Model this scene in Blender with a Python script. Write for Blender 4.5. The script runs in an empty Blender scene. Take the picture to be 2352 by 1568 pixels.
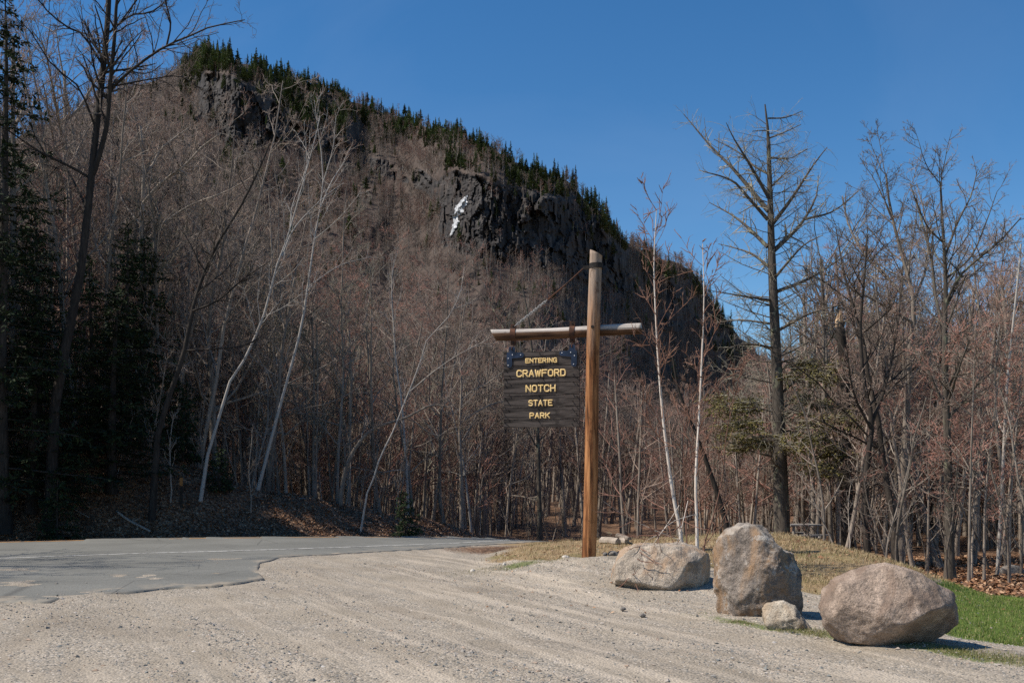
import bpy, bmesh, math, random
import numpy as np
from mathutils import Vector, Matrix

# ------------------------------------------------------------------ camera, sky, sun, exposure
scene = bpy.context.scene
COL = scene.collection
F, CX, HY, CZ = 2352 * 35 / 36, 1176.0, 1100.0, 1.6      # picture measured on a 2352 x 1568 sheet; eye level 1.6 m
cam = bpy.data.cameras.new('camera')
cam.lens, cam.sensor_width, cam.sensor_fit = 35, 36, 'HORIZONTAL'
cam.shift_y = (HY - 784) / 2352
cam.clip_start, cam.clip_end = 0.1, 9000
camo = bpy.data.objects.new('camera', cam)
COL.objects.link(camo)
camo.location = (0, 0, CZ)
camo.rotation_euler = (math.radians(90), 0, 0)
scene.camera = camo

SUN = Vector((-0.61, -0.11, 0.785)).normalized()
elev = math.asin(SUN.z)
world = bpy.data.worlds.new('World')
scene.world = world
world.use_nodes = True
wn = world.node_tree
bg = wn.nodes['Background']
sky = wn.nodes.new('ShaderNodeTexSky')
sky.sky_type = 'NISHITA'
sky.sun_disc = False
sky.sun_elevation = elev
sky.sun_rotation = math.radians(-100)
sky.altitude = 600
sky.air_density = 1.0
sky.dust_density = 0.0
sky.ozone_density = 2.5
hsv = wn.nodes.new('ShaderNodeHueSaturation')          # clear, deep blue spring sky
hsv.inputs['Saturation'].default_value = 1.3
wn.links.new(sky.outputs[0], hsv.inputs['Color'])
# very thin high cirrus, the same all over the sky
wc = wn.nodes.new('ShaderNodeTexCoord')
wm_ = wn.nodes.new('ShaderNodeMapping'); wm_.inputs['Rotation'].default_value = (0.3, 0.5, 0.7); wm_.inputs['Scale'].default_value = (1.0, 5.0, 2.2)
wnz = wn.nodes.new('ShaderNodeTexNoise'); wnz.inputs['Scale'].default_value = 2.2; wnz.inputs['Detail'].default_value = 8; wnz.inputs['Distortion'].default_value = .8
wr_ = wn.nodes.new('ShaderNodeMapRange'); wr_.inputs[1].default_value = .52; wr_.inputs[2].default_value = .8; wr_.inputs[4].default_value = .025
wx = wn.nodes.new('ShaderNodeMix'); wx.data_type = 'RGBA'; wx.inputs[7].default_value = (8.5, 9.0, 9.8, 1)
wn.links.new(wc.outputs['Generated'], wm_.inputs[0]); wn.links.new(wm_.outputs[0], wnz.inputs['Vector']); wn.links.new(wnz.outputs[0], wr_.inputs[0])
wn.links.new(wr_.outputs[0], wx.inputs[0]); wn.links.new(hsv.outputs[0], wx.inputs[6]); wn.links.new(wx.outputs[2], bg.inputs[0])
bg.inputs[1].default_value = 0.104
sl = bpy.data.lights.new('sun', 'SUN')
sl.energy, sl.angle, sl.color = 5.0, math.radians(0.53), (1.0, 0.92, 0.81)
so = bpy.data.objects.new('sun', sl)
COL.objects.link(so)
so.rotation_euler = SUN.to_track_quat('Z', 'Y').to_euler()
vs = scene.view_settings
vs.view_transform, vs.look, vs.exposure, vs.gamma = 'Standard', 'None', 0.28, 1.0
vs.use_curve_mapping = False
scene.cycles.max_bounces = 5
scene.cycles.diffuse_bounces = 3
scene.cycles.glossy_bounces = 2
scene.cycles.use_denoising = False
scene.cycles.use_adaptive_sampling = False
scene.cycles.sample_clamp_indirect = 3.0
scene.cycles.sample_clamp_direct = 12.0

rng = np.random.default_rng(7)
random.seed(7)

# ------------------------------------------------------------------ small helpers
def px(x, y, Y):
    """picture point at depth Y -> world"""
    return np.array([(x - CX) / F * Y, Y, CZ + (HY - y) / F * Y])

def sstep(a, b, x):
    t = np.clip((np.asarray(x, float) - a) / (b - a), 0, 1)
    return t * t * (3 - 2 * t)

def _h(ix, iy, iz, seed):
    h = (ix.astype(np.int64) * 374761393 + iy.astype(np.int64) * 668265263 + iz.astype(np.int64) * 2147483647 + seed * 974711) & 0xffffffff
    h = ((h ^ (h >> 13)) * 1274126177) & 0xffffffff
    h = ((h ^ (h >> 16)) * 2246822519) & 0xffffffff
    return ((h ^ (h >> 15)) & 0xffffff) / 8388607.5 - 1.0

def noise3(x, y, z, seed=0):
    x, y, z = np.broadcast_arrays(np.asarray(x, float), np.asarray(y, float), np.asarray(z, float))
    ix, iy, iz = np.floor(x), np.floor(y), np.floor(z)
    fx, fy, fz = x - ix, y - iy, z - iz
    fx, fy, fz = [t * t * t * (t * (t * 6 - 15) + 10) for t in (fx, fy, fz)]
    r = 0
    for dx in (0, 1):
        for dy in (0, 1):
            for dz in (0, 1):
                r = r + _h(ix + dx, iy + dy, iz + dz, seed) * (fx if dx else 1 - fx) * (fy if dy else 1 - fy) * (fz if dz else 1 - fz)
    return r

def fbm(x, y, z=0.0, o=4, seed=0):
    r, a = 0, 1.0
    for i in range(o):
        r = r + a * noise3(np.asarray(x) * 2 ** i, np.asarray(y) * 2 ** i, np.asarray(z) * 2 ** i, seed + i * 17)
        a *= 0.5
    return r

def facets(x, y, sx, sy, seed):
    """broken rock: every cell is a flat, tilted plate with its own offset"""
    u, v = x / sx, y / sy
    ix, iy = np.floor(u), np.floor(v)
    best = np.full(u.shape, 9.0); val = np.zeros(u.shape)
    o = np.zeros(u.shape)
    for dx in (-1, 0, 1):
        for dy in (-1, 0, 1):
            a, b = ix + dx, iy + dy
            cu, cv = a + .5 + .48 * _h(a, b, o, seed), b + .5 + .48 * _h(a, b, o, seed + 1)
            d = np.abs(u - cu) + .8 * np.abs(v - cv)
            f = _h(a, b, o, seed + 2) + .9 * _h(a, b, o, seed + 3) * (u - cu) + .9 * _h(a, b, o, seed + 4) * (v - cv)
            m = d < best
            best = np.where(m, d, best); val = np.where(m, f, val)
    return val

def nrm(v):
    return v / np.maximum(np.linalg.norm(v, axis=-1, keepdims=True), 1e-9)

def make_mesh(name, V, faces, mats, smooth=True, mi=None, attrs=None):
    """V (n,3); faces: list of (k,m) index arrays; mats list; mi: list of material index per block"""
    me = bpy.data.meshes.new(name)
    V = np.asarray(V, np.float32)
    me.vertices.add(len(V))
    me.vertices.foreach_set('co', V.ravel())
    faces = [np.asarray(f, np.int32) for f in faces]
    nl = sum(f.size for f in faces)
    npoly = sum(len(f) for f in faces)
    me.loops.add(nl)
    me.loops.foreach_set('vertex_index', np.concatenate([f.ravel() for f in faces]))
    me.polygons.add(npoly)
    tot = np.concatenate([np.full(len(f), f.shape[1], np.int32) for f in faces])
    me.polygons.foreach_set('loop_start', np.concatenate([[0], np.cumsum(tot)[:-1]]).astype(np.int32))
    me.polygons.foreach_set('loop_total', tot)
    me.polygons.foreach_set('use_smooth', np.full(npoly, bool(smooth)))
    for m in (mats if isinstance(mats, (list, tuple)) else [mats]):
        me.materials.append(m)
    if mi is not None:
        me.polygons.foreach_set('material_index', np.concatenate([np.full(len(f), i, np.int32) for f, i in zip(faces, mi)]))
    for k, a in (attrs or {}).items():
        a = np.asarray(a, np.float32)
        if a.ndim == 1:
            at = me.attributes.new(k, 'FLOAT', 'POINT')
            at.data.foreach_set('value', a)
        else:
            at = me.attributes.new(k, 'FLOAT_VECTOR', 'POINT')
            at.data.foreach_set('vector', a.ravel())
    me.update(calc_edges=True)
    me.validate()
    return me

def link(name, data, parent=None, loc=None, rot=None):
    o = bpy.data.objects.new(name, data)
    COL.objects.link(o)
    if parent is not None:
        o.parent = parent
    if loc is not None:
        o.location = [float(v) for v in loc]
    if rot is not None:
        o.rotation_euler = rot
    return o

def tag(o, label=None, cat=None, group=None, kind=None):
    for k, v in (('label', label), ('category', cat), ('group', group), ('kind', kind)):
        if v:
            o[k] = v
    return o

def grid_faces(nu, nv, off=0):
    """quads of a nu x nv vertex grid (index = u*nv+v)"""
    a = (np.arange(nu - 1)[:, None] * nv + np.arange(nv - 1)[None, :]).ravel() + off
    return np.stack([a, a + nv, a + nv + 1, a + 1], 1)

class Geo:
    """collects vertex blocks and faces with a material index"""
    def __init__(s):
        s.V, s.F, s.M, s.n = [], [], [], 0
    def add(s, V, faces, m=0):
        V = np.asarray(V, float).reshape(-1, 3)
        s.V.append(V)
        for f in (faces if isinstance(faces, list) else [faces]):
            s.F.append(np.asarray(f) + s.n)
            s.M.append(m)
        s.n += len(V)
    def mesh(s, name, mats, smooth=True):
        return make_mesh(name, np.concatenate(s.V), s.F, mats, smooth, s.M)
    def tubes(s, P, R, sides=3, m=0, cap=False):
        P, R = np.asarray(P, float), np.asarray(R, float)
        if P.ndim == 2:
            P, R = P[None], R[None]
        N, n, _ = P.shape
        if N == 0:
            return
        T = nrm(np.gradient(P, axis=1))
        mt = np.abs(nrm(P[:, -1] - P[:, 0]))
        ref = np.eye(3)[np.argmin(mt, axis=1)][:, None, :]
        U = nrm(np.cross(T, ref))
        W = np.cross(T, U)
        a = np.arange(sides) * 2 * math.pi / sides
        V = P[:, :, None] + R[:, :, None, None] * (np.cos(a)[None, None, :, None] * U[:, :, None] + np.sin(a)[None, None, :, None] * W[:, :, None])
        i = np.arange(N)[:, None, None] * n * sides + np.arange(n - 1)[None, :, None] * sides
        j = np.arange(sides)[None, None, :]
        k = (j + 1) % sides
        q = np.stack([i + j, i + k, i + sides + k, i + sides + j], -1).reshape(-1, 4)
        fs = [q]
        if cap:
            b = np.arange(N)[:, None] * n * sides
            fs.append(b + np.arange(sides)[None, ::-1])
            fs.append(b + (n - 1) * sides + np.arange(sides)[None])
        s.add(V, fs, m)
    def box(s, c, d, m=0, R=None):
        v = np.array([[x, y, z] for x in (-.5, .5) for y in (-.5, .5) for z in (-.5, .5)]) * np.array(d)
        if R is not None:
            v = v @ np.asarray(R).T
        s.add(v + np.array(c), np.array([[0, 1, 3, 2], [4, 6, 7, 5], [0, 4, 5, 1], [2, 3, 7, 6], [0, 2, 6, 4], [1, 5, 7, 3]]), m)

def resample(pts, n):
    pts = np.asarray(pts, float)
    # Catmull-Rom through pts, n samples evenly by length
    p = np.vstack([2 * pts[0] - pts[1], pts, 2 * pts[-1] - pts[-2]])
    out = []
    for i in range(len(pts) - 1):
        a, b, c, d = p[i:i + 4]
        for t in np.linspace(0, 1, 12, endpoint=False):
            out.append(.5 * (2 * b + (c - a) * t + (2 * a - 5 * b + 4 * c - d) * t * t + (3 * b - a - 3 * c + d) * t ** 3))
    out.append(pts[-1])
    out = np.array(out)
    L = np.concatenate([[0], np.cumsum(np.linalg.norm(np.diff(out, axis=0), axis=1))])
    s = np.linspace(0, L[-1], n)
    return np.stack([np.interp(s, L, out[:, k]) for k in range(out.shape[1])], 1)

# ------------------------------------------------------------------ materials
class NT:
    def __init__(s, name):
        s.m = bpy.data.materials.new(name)
        s.m.use_nodes = True
        s.t = s.m.node_tree
        s.b = s.t.nodes['Principled BSDF']
        s.b.inputs['Roughness'].default_value = 0.85
        s.b.inputs['Specular IOR Level'].default_value = 0.25
    def n(s, typ, ins=None, **props):
        nd = s.t.nodes.new('ShaderNode' + typ)
        for k, v in props.items():
            setattr(nd, k, v)
        for k, v in (ins or {}).items():
            s.set(nd.inputs[k], v)
        return nd
    def set(s, sock, v):
        if isinstance(v, bpy.types.NodeSocket):
            s.t.links.new(v, sock)
        elif isinstance(v, bpy.types.Node):
            s.t.links.new(v.outputs[0], sock)
        else:
            if sock.type == 'RGBA' and len(v) == 3:
                v = (*v, 1)
            sock.default_value = v
    def coord(s, kind='Object', scale=(1, 1, 1), rot=(0, 0, 0)):
        c = s.n('TexCoord')
        return s.n('Mapping', {'Vector': c.outputs[kind], 'Scale': scale, 'Rotation': rot}).outputs[0]
    def streak(s, deg, scale):
        c = s.n('TexCoord')
        q = s.n('Mapping', {'Vector': c.outputs['Object'], 'Rotation': (0, 0, math.radians(deg))}).outputs[0]
        return s.n('Mapping', {'Vector': q, 'Scale': scale}).outputs[0]
    def noise(s, vec, scale, detail=4, rough=.55, dist=0):
        return s.n('TexNoise', {'Vector': vec, 'Scale': scale, 'Detail': detail, 'Roughness': rough, 'Distortion': dist}).outputs[0]
    def vor(s, vec, scale, feature='F1', out=0):
        return s.n('TexVoronoi', {'Vector': vec, 'Scale': scale}, feature=feature).outputs[out]
    def ramp(s, fac, stops):
        r = s.n('ValToRGB', {'Fac': fac})
        e = r.color_ramp.elements
        while len(e) < len(stops):
            e.new(.5)
        for q, (p, c) in zip(e, stops):
            q.position = p
            q.color = (*c, 1) if not isinstance(c, (int, float)) else (c, c, c, 1)
        return r.outputs[0]
    def mix(s, fac, a, b, mode='MIX'):
        nd = s.n('Mix', data_type='RGBA', blend_type=mode)
        s.set(nd.inputs[0], fac)
        s.set(nd.inputs[6], a)
        s.set(nd.inputs[7], b)
        return nd.outputs[2]
    def math(s, op, a, b=0.0, c=0.0):
        nd = s.n('Math', operation=op)
        for q, v in zip(nd.inputs, (a, b, c)):
            s.set(q, v)
        return nd.outputs[0]
    def attr(s, name, out='Fac'):
        return s.n('Attribute', attribute_name=name).outputs[out]
    def rnd(s):
        return s.n('ObjectInfo').outputs['Random']
    def bump(s, h, strength=.4, dist=.02, normal=None):
        ins = {'Height': h, 'Strength': strength, 'Distance': dist}
        if normal is not None:
            ins['Normal'] = normal
        return s.n('Bump', ins).outputs[0]
    def out(s, color=None, normal=None, rough=None):
        if color is not None:
            s.set(s.b.inputs['Base Color'], color)
        if normal is not None:
            s.set(s.b.inputs['Normal'], normal)
        if rough is not None:
            s.set(s.b.inputs['Roughness'], rough)
        return s.m

def bark_mat(name, dark, light, scale=1.0, lichen=None):
    k = NT(name)
    c = k.coord('Object', (6 * scale, 6 * scale, .9 * scale))
    n1 = k.noise(c, 3, 5, .65, .6)
    n2 = k.noise(k.coord('Object', (1, 1, .5)), 1.7, 3)
    col = k.ramp(n1, [(.3, dark), (.72, light)])
    col = k.mix(k.ramp(n2, [(.35, 0.0), (.7, .5)]), col, [v * .6 for v in dark])
    if lichen:
        n3 = k.noise(k.coord('Object', (1, 1, .6)), 5, 4)
        col = k.mix(k.ramp(n3, [(.58, 0.0), (.66, .55)]), col, lichen)
    v = k.ramp(k.rnd(), [(0, .7), (1, 1.25)])
    col = k.mix(1.0, col, v, 'MULTIPLY')
    return k.out(col, k.bump(n1, .7, .03))

def plain_mat(name, a, b, scale=5, vari=(.8, 1.2), bump=0.0):
    k = NT(name)
    n1 = k.noise(k.coord(), scale, 4)
    col = k.ramp(n1, [(.3, a), (.7, b)])
    if vari:
        col = k.mix(1.0, col, k.ramp(k.rnd(), [(0, vari[0]), (1, vari[1])]), 'MULTIPLY')
    return k.out(col, k.bump(n1, bump, .02) if bump else None)

def twig_mat(name, a, b, hue2=None):
    """thin branches: colour varies from tree to tree"""
    k = NT(name)
    col = k.ramp(k.noise(k.coord(), 1.3, 3), [(.3, a), (.7, b)])
    if hue2:
        col = k.mix(k.ramp(k.rnd(), [(.55, 0.0), (.95, .8)]), col, hue2)
    r2 = k.math('FRACT', k.math('MULTIPLY', k.rnd(), 7.31))
    col = k.mix(1.0, col, k.ramp(r2, [(0, .7), (1, 1.25)]), 'MULTIPLY')
    return k.out(col)

def birch_mat(name, white=(.35, .33, .305), warm=(.55, .40, .28), wf=.3):
    k = NT(name)
    c = k.coord('Object', (1.6, 1.6, 9))
    n1 = k.noise(c, 2.2, 4, .6)
    n2 = k.noise(k.coord('Object', (1, 1, 1.5)), 2.0, 3)
    n3 = k.noise(k.coord('Object', (2, 2, 40)), 2.0, 2)
    col = k.mix(k.ramp(n2, [(.45, 0.0), (.75, wf)]), white, warm)
    col = k.mix(k.ramp(n1, [(.63, 0.0), (.68, .9)]), col, (.05, .04, .035))
    col = k.mix(k.ramp(n3, [(.6, 0.0), (.7, .5)]), col, (.22, .17, .13))
    return k.out(col, k.bump(n1, .3, .01))

M = {}
M['bark'] = bark_mat('grey_brown_bark', (.11, .09, .072), (.40, .335, .275))
M['bark_pale'] = bark_mat('pale_grey_bark', (.165, .135, .108), (.45, .378, .312))
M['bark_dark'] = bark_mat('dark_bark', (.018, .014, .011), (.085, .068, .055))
M['bark_lichen'] = bark_mat('lichened_bark', (.045, .036, .028), (.19, .16, .13), 1, (.30, .31, .20))
M['birch'] = birch_mat('birch_bark')
M['birch_warm'] = birch_mat('young_birch_bark', (.62, .56, .49), (.50, .30, .18), .55)
M['redstem'] = plain_mat('red_brown_stem', (.13, .062, .042), (.27, .15, .105), 6)
M['twig'] = twig_mat('grey_brown_twigs', (.20, .148, .116), (.38, .298, .242), (.34, .205, .16))
M['twig_dark'] = twig_mat('dark_twigs', (.12, .094, .076), (.26, .208, .17))
M['twig_red'] = twig_mat('red_budded_twigs', (.24, .135, .105), (.42, .215, .165))
M['twig_birch'] = twig_mat('birch_twigs', (.15, .095, .07), (.28, .18, .13))
M['twig_grey'] = twig_mat('grey_lichened_twigs', (.13, .12, .095), (.33, .30, .23))
M['twig_far'] = twig_mat('hill_twigs', (.098, .075, .061), (.195, .155, .128), (.205, .115, .09))
M['twig_far_red'] = twig_mat('hill_red_twigs', (.13, .08, .064), (.235, .13, .10))
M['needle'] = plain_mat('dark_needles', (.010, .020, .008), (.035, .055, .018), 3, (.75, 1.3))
M['needle_olive'] = plain_mat('olive_needles', (.075, .07, .02), (.18, .15, .05), 3, (.8, 1.2))
M['needle_far'] = plain_mat('hill_needles', (.055, .082, .034), (.15, .18, .075), .25, (.45, 1.6))
M['far_bark'] = plain_mat('hill_bark', (.19, .165, .14), (.33, .29, .25), .2, (.7, 1.3))
M['iron'] = plain_mat('black_iron', (.012, .011, .010), (.035, .028, .024), 14, None, .3)
M['iron_rust'] = plain_mat('rusty_iron', (.018, .015, .013), (.13, .055, .03), 9, None, .3)
M['iron_blue'] = plain_mat('blue_black_enamel', (.008, .012, .022), (.030, .045, .085), 7, None, .1)
M['iron_blue'].node_tree.nodes['Principled BSDF'].inputs['Roughness'].default_value = .35
M['zinc'] = plain_mat('zinc_rivet', (.45, .46, .48), (.65, .66, .68), 20, None)
M['chain'] = plain_mat('galvanised_chain', (.16, .16, .16), (.42, .42, .42), 30, None)
M['letter'] = plain_mat('yellow_letter_paint', (.74, .48, .17), (.90, .68, .34), 25, None)
# ------------------------------------------------------------------ terrain
CLP = np.array([[-70, 3, 0], [-40, 15.3, 0], [-25, 21.2, 0], [-13.2, 25.6, 0], [-10.2, 26.8, 0], [-7.1, 28.4, -.05], [-3.7, 31.2, -.2],
                [-1.1, 34.4, -.42], [1.9, 39.0, -.95], [5.2, 46.5, -1.8], [8.5, 57, -2.6], [11, 75, -2.8], [12, 110, -2.9], [10, 200, -3]])
CL = resample(CLP, 420)
CLT = nrm(np.gradient(CL[:, :2], axis=0))
CLN = np.stack([-CLT[:, 1], CLT[:, 0]], 1)                 # points to the far (uphill) side
CLA = np.concatenate([[0], np.cumsum(np.linalg.norm(np.diff(CL[:, :2], axis=0), axis=1))])

def road_coord(X, Y):
    X, Y = np.asarray(X, float).ravel(), np.asarray(Y, float).ravel()
    s, a, z, cx = [np.empty(len(X)) for _ in range(4)]
    for i in range(0, len(X), 20000):
        q = slice(i, i + 20000)
        dx, dy = X[q, None] - CL[None, :, 0], Y[q, None] - CL[None, :, 1]
        k = np.argmin(dx * dx + dy * dy, axis=1)
        r = np.arange(len(k))
        ddx, ddy = dx[r, k], dy[r, k]
        s[q] = ddx * CLN[k, 0] + ddy * CLN[k, 1]
        along = ddx * CLT[k, 0] + ddy * CLT[k, 1]
        far = np.hypot(ddx, ddy)
        s[q] = np.where(np.abs(along) > 1.5, np.sign(s[q]) * far, s[q])
        a[q] = CLA[k] + along
        z[q] = np.interp(a[q], CLA, CL[:, 2])
        cx[q] = CL[k, 0]
    return s, a, z, cx

def ground(X, Y, fine=True):
    sh = np.shape(X)
    X, Y = np.asarray(X, float).ravel(), np.asarray(Y, float).ravel()
    s, a, zr, cx = road_coord(X, Y)
    # near side: gravel lot, berm with the sign, lawn
    hb = np.interp(X, [-2.2, -.7, 0.2, 1.1, 2.5, 4, 5.6, 6.5, 7.0, 7.5, 8.4, 10, 14], [0, .02, .2, .29, .34, .42, .45, .26, .08, -.17, -.5, -.55, -.55])
    Yf = np.interp(X, [-1, 1, 4, 6, 8, 12], [14.5, 13.0, 12.2, 11.8, 11.3, 11])
    Yt = np.interp(X, [-1, 1.2, 3, 5, 8, 10], [19, 16.6, 17.0, 20.0, 20.5, 19])
    front = -.42 * sstep(3.6, 6.5, X - .35 * (Y - 11.0)) * sstep(9.2, 12.2, Y)
    front = front - .06 * sstep(2.0, 7, X) * sstep(12, 8, Y)
    N = front + (hb - front) * sstep(0, 1, (Y - Yf) / (Yt - Yf))
    back = np.interp(X, [-3, 0, 9, 30], [-.3, -.75, -.75, -.6])
    N = np.where(Y > 20.5, hb + (back - hb) * sstep(20.5, 26, Y), N)
    if fine:
        N = N + .018 * fbm(X * .8, Y * .8, 0, 3, 3) + .007 * fbm(X * 4, Y * 4, 0, 2, 9)
        # wheel ruts running obliquely through the gravel
        u = .86 * X + .51 * Y + .5 * fbm(X * .25, Y * .25, 0, 2, 5)
        N = N + .008 * np.sin(u * 5.2) * sstep(12.5, 10, Y) * sstep(4, 2, X) * sstep(-3, 0, X)
        rough = sstep(12, 16, Y) * sstep(-1.5, 1, X)
        N = N + .03 * rough * fbm(X * 2.2, Y * 2.2, 0, 3, 21)
    for bx, by, bh_, bs in ((2.15, 13.9, .035, .8), (2.95, 11.55, .04, .6), (3.3, 10.65, .025, .35), (3.95, 9.5, .035, .7)):     # grit banked round the boulders
        N = N + bh_ * np.exp(-((X - bx) ** 2 + (Y - by) ** 2) / bs ** 2)
    w = sstep(-9.5, -4.8, s)
    N = N * (1 - w) + (zr - .03) * w
    # far side: bank and woodland floor
    bh = np.interp(cx, [-40, -14, -9, -4, 1, 5, 9], [5.2, 4.5, 2.8, 1.6, 1.2, .9, .7])
    bw = np.interp(cx, [-40, -14, -9, -4, 1, 5], [8, 7, 5.2, 4.0, 3.4, 3])
    sl_ = np.interp(cx, [-40, -14, -5, 2, 8], [.10, .08, .05, .03, .01])
    B = zr - .32 + bh * sstep(0, 1, (s - 3.4) / bw) ** .8 + sl_ * np.clip(s - 6, 0, 60)
    if fine:
        B = B + sstep(3.6, 6, s) * (.16 * fbm(X * .55, Y * .55, 0, 3, 31) + .05 * fbm(X * 2.5, Y * 2.5, 0, 2, 33))
    t = sstep(2.2, 3.6, s)
    z = np.where(s > 0, (zr - .02 - .085 * np.clip(s, 0, 3.6)) * (1 - t) + B * t, N)
    z = z + .033 * np.clip(Y - 60, 0, None)
    return z.reshape(sh)

def hit(x, y):
    """first ground point along the line of sight through picture point (x, y)"""
    Y = np.arange(6.5, 120, .03)
    X, Z = (x - CX) / F * Y, CZ + (HY - y) / F * Y
    k = np.argmax(ground(X, Y, False) >= Z)
    return np.array([X[k], Y[k], Z[k]])

def on_ground(X, Y):
    return np.array([X, Y, float(ground(np.array([X]), np.array([Y]))[0])])

def grow_axis(a, b, h, ratio, far):
    v, out = b, []
    while v < far:
        h *= ratio
        v += h
        out.append(v)
    return out

xs = np.arange(-7, 9, .105)
xs = np.concatenate([-np.array(grow_axis(0, 7, .09, 1.085, 900))[::-1], xs, grow_axis(0, 9, .09, 1.085, 1500)])
ys = np.arange(6.3, 21, .095)
ys = np.concatenate([[-400, -150, -60, -25, -12, -6, -2, 1, 3, 4.5, 5.6], ys, grow_axis(0, 21, .11, 1.034, 1300)])
GX, GY = np.meshgrid(xs, ys, indexing='ij')
GZ = ground(GX, GY)
gs, ga, _, _ = road_coord(GX, GY)
gs = gs.reshape(GX.shape)
wob = .5 * fbm(GX * .7, GY * .7, 0, 3, 41)
# what covers the ground, by place: leaf litter, lawn grass, dry grass / bare soil
litter = np.maximum(sstep(3.0, 4.0, gs + wob * .5), sstep(17.2, 18.2, GY + wob * 1.0) * sstep(6.6, 7.6, GX + wob))
litter = np.maximum(litter, sstep(24, 27, GY + wob) * sstep(-4.5, -6, gs))
bermx = sstep(-.9, .3, GX + wob * .6) * sstep(.5, -.2, GX + wob * .4 - (4.1 + (GY - 11.8) * .58))
dry = bermx * sstep(0, 1, (GY - np.interp(GX, [-1, .3, 1.2, 3.0, 4.2, 8], [18.5, 16.8, 16.4, 15.4, 12.6, 12.3]) + wob * .5) / .8) * (1 - litter)
lawn = sstep(9.4, 10.4, GY - .15 * (GX - 5) + wob * .5 - 1.6 * np.clip(5.4 - GX, 0, 1)) * sstep(3.8, 4.4, GX + wob * .6 - .58 * (GY - 11.8)) * (1 - litter) * (1 - sstep(.2, .8, dry))
# thin strip of grass in front of the boulders
sx = np.array([1.7, 2.6, 3.4, 4.3, 5.4, 7.0]); sy = np.array([12.1, 10.9, 9.75, 8.85, 8.3, 7.7])
dstr = np.abs(GY - np.interp(GX, sx, sy)) + .25 * wob
strip = sstep(.55, .15, dstr) * sstep(1.6, 2.4, GX) * (1 - litter)
patch = sstep(.45, .1, np.hypot((GX - .15) / 1.3, GY - 16.9) + .2 * wob) * .8
k = NT('ground_cover')
c = k.coord('Object')
P1 = k.noise(c, 55, 3, .6)
P2 = k.vor(c, 42, 'F1', 1)
P2b = k.n('SeparateColor', {0: P2}).outputs[0]
sand = k.ramp(k.noise(c, .9, 5, .6), [(.3, (.245, .207, .156)), (.7, (.365, .31, .24))])
peb = k.ramp(P2b, [(0, (.085, .088, .082)), (.3, (.24, .21, .17)), (.6, (.47, .40, .315)), (.82, (.16, .163, .155)), (1, (.56, .49, .41))])
strk = k.noise(k.streak(60, (.28, 1.7, 1)), 1.5, 6, .62, .5)
xfade = k.n('MapRange', {0: k.n('SeparateXYZ', {0: c}).outputs[0], 1: -5.0, 2: -1.5}).outputs[0]
pf = k.math('MULTIPLY', k.ramp(strk, [(.40, .25), (.58, 1.0)]), k.ramp(P1, [(.38, .1), (.54, 1.0)]))
grav = k.mix(pf, sand, peb)
damp = k.noise(k.streak(50, (.5, 1.2, 1)), .8, 5, .65, .6)
grav = k.mix(k.ramp(damp, [(.5, 0.0), (.68, .55)]), grav, (.20, .165, .125))
grav = k.mix(k.math('MULTIPLY', xfade, k.ramp(k.noise(k.streak(62, (.16, 3.2, 1)), 1.3, 4, .55, .3), [(.50, 0.0), (.64, .6)])), grav, (.48, .41, .325))
grav = k.mix(1.0, grav, k.ramp(k.noise(c, 100, 3, .7), [(.32, .55), (.5, 1.0), (.68, 1.3)]), 'MULTIPLY')
L1 = k.n('SeparateColor', {0: k.vor(c, 16, 'F1', 1)}).outputs[0]
lit = k.ramp(L1, [(0, (.05, .029, .018)), (.35, (.125, .066, .036)), (.7, (.20, .112, .064)), (1, (.30, .195, .122))])
lit = k.mix(k.ramp(k.noise(c, 1.2, 4), [(.4, 0.0), (.65, .6)]), lit, (.055, .036, .024))
gr = k.ramp(k.noise(c, 9, 5, .7), [(.3, (.06, .09, .014)), (.55, (.105, .155, .024)), (.75, (.19, .185, .06))])
dr = k.ramp(k.noise(c, 14, 5, .7), [(.3, (.14, .095, .05)), (.55, (.29, .205, .11)), (.75, (.40, .30, .175))])
dr = k.mix(k.ramp(k.noise(c, 1.1, 4), [(.5, 0.0), (.68, .55)]), dr, (.085, .10, .025))
edge = k.math('SUBTRACT', k.noise(c, 22, 4, .7), .5)
def msk(n):
    v = k.math('ADD', k.attr(n), k.math('MULTIPLY', edge, 1.1))
    return k.ramp(v, [(.35, 0.0), (.62, 1.0)])
col = k.mix(msk('dry'), grav, dr)
col = k.mix(k.math('MULTIPLY', msk('strip'), .75), col, gr)
col = k.mix(msk('lawn'), col, gr)
col = k.mix(msk('litter'), col, lit)
hgt = k.math('ADD', k.math('MULTIPLY', P1, .5), k.math('MULTIPLY', k.vor(c, 42), -1.0))
k.out(col, k.bump(hgt, .55, .02))
M['ground'] = k.m
gme = make_mesh('ground', np.stack([GX.ravel(), GY.ravel(), GZ.ravel()], 1), [grid_faces(len(xs), len(ys))], M['ground'], True, None,
                {'litter': litter.ravel(), 'dry': dry.ravel(), 'lawn': lawn.ravel(), 'strip': np.maximum(strip * (.55 + .35 * fbm(GX * 2, GY * 2, 0, 3, 45)), patch * .8).ravel()})
tag(link('ground', gme), kind='structure')

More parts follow.
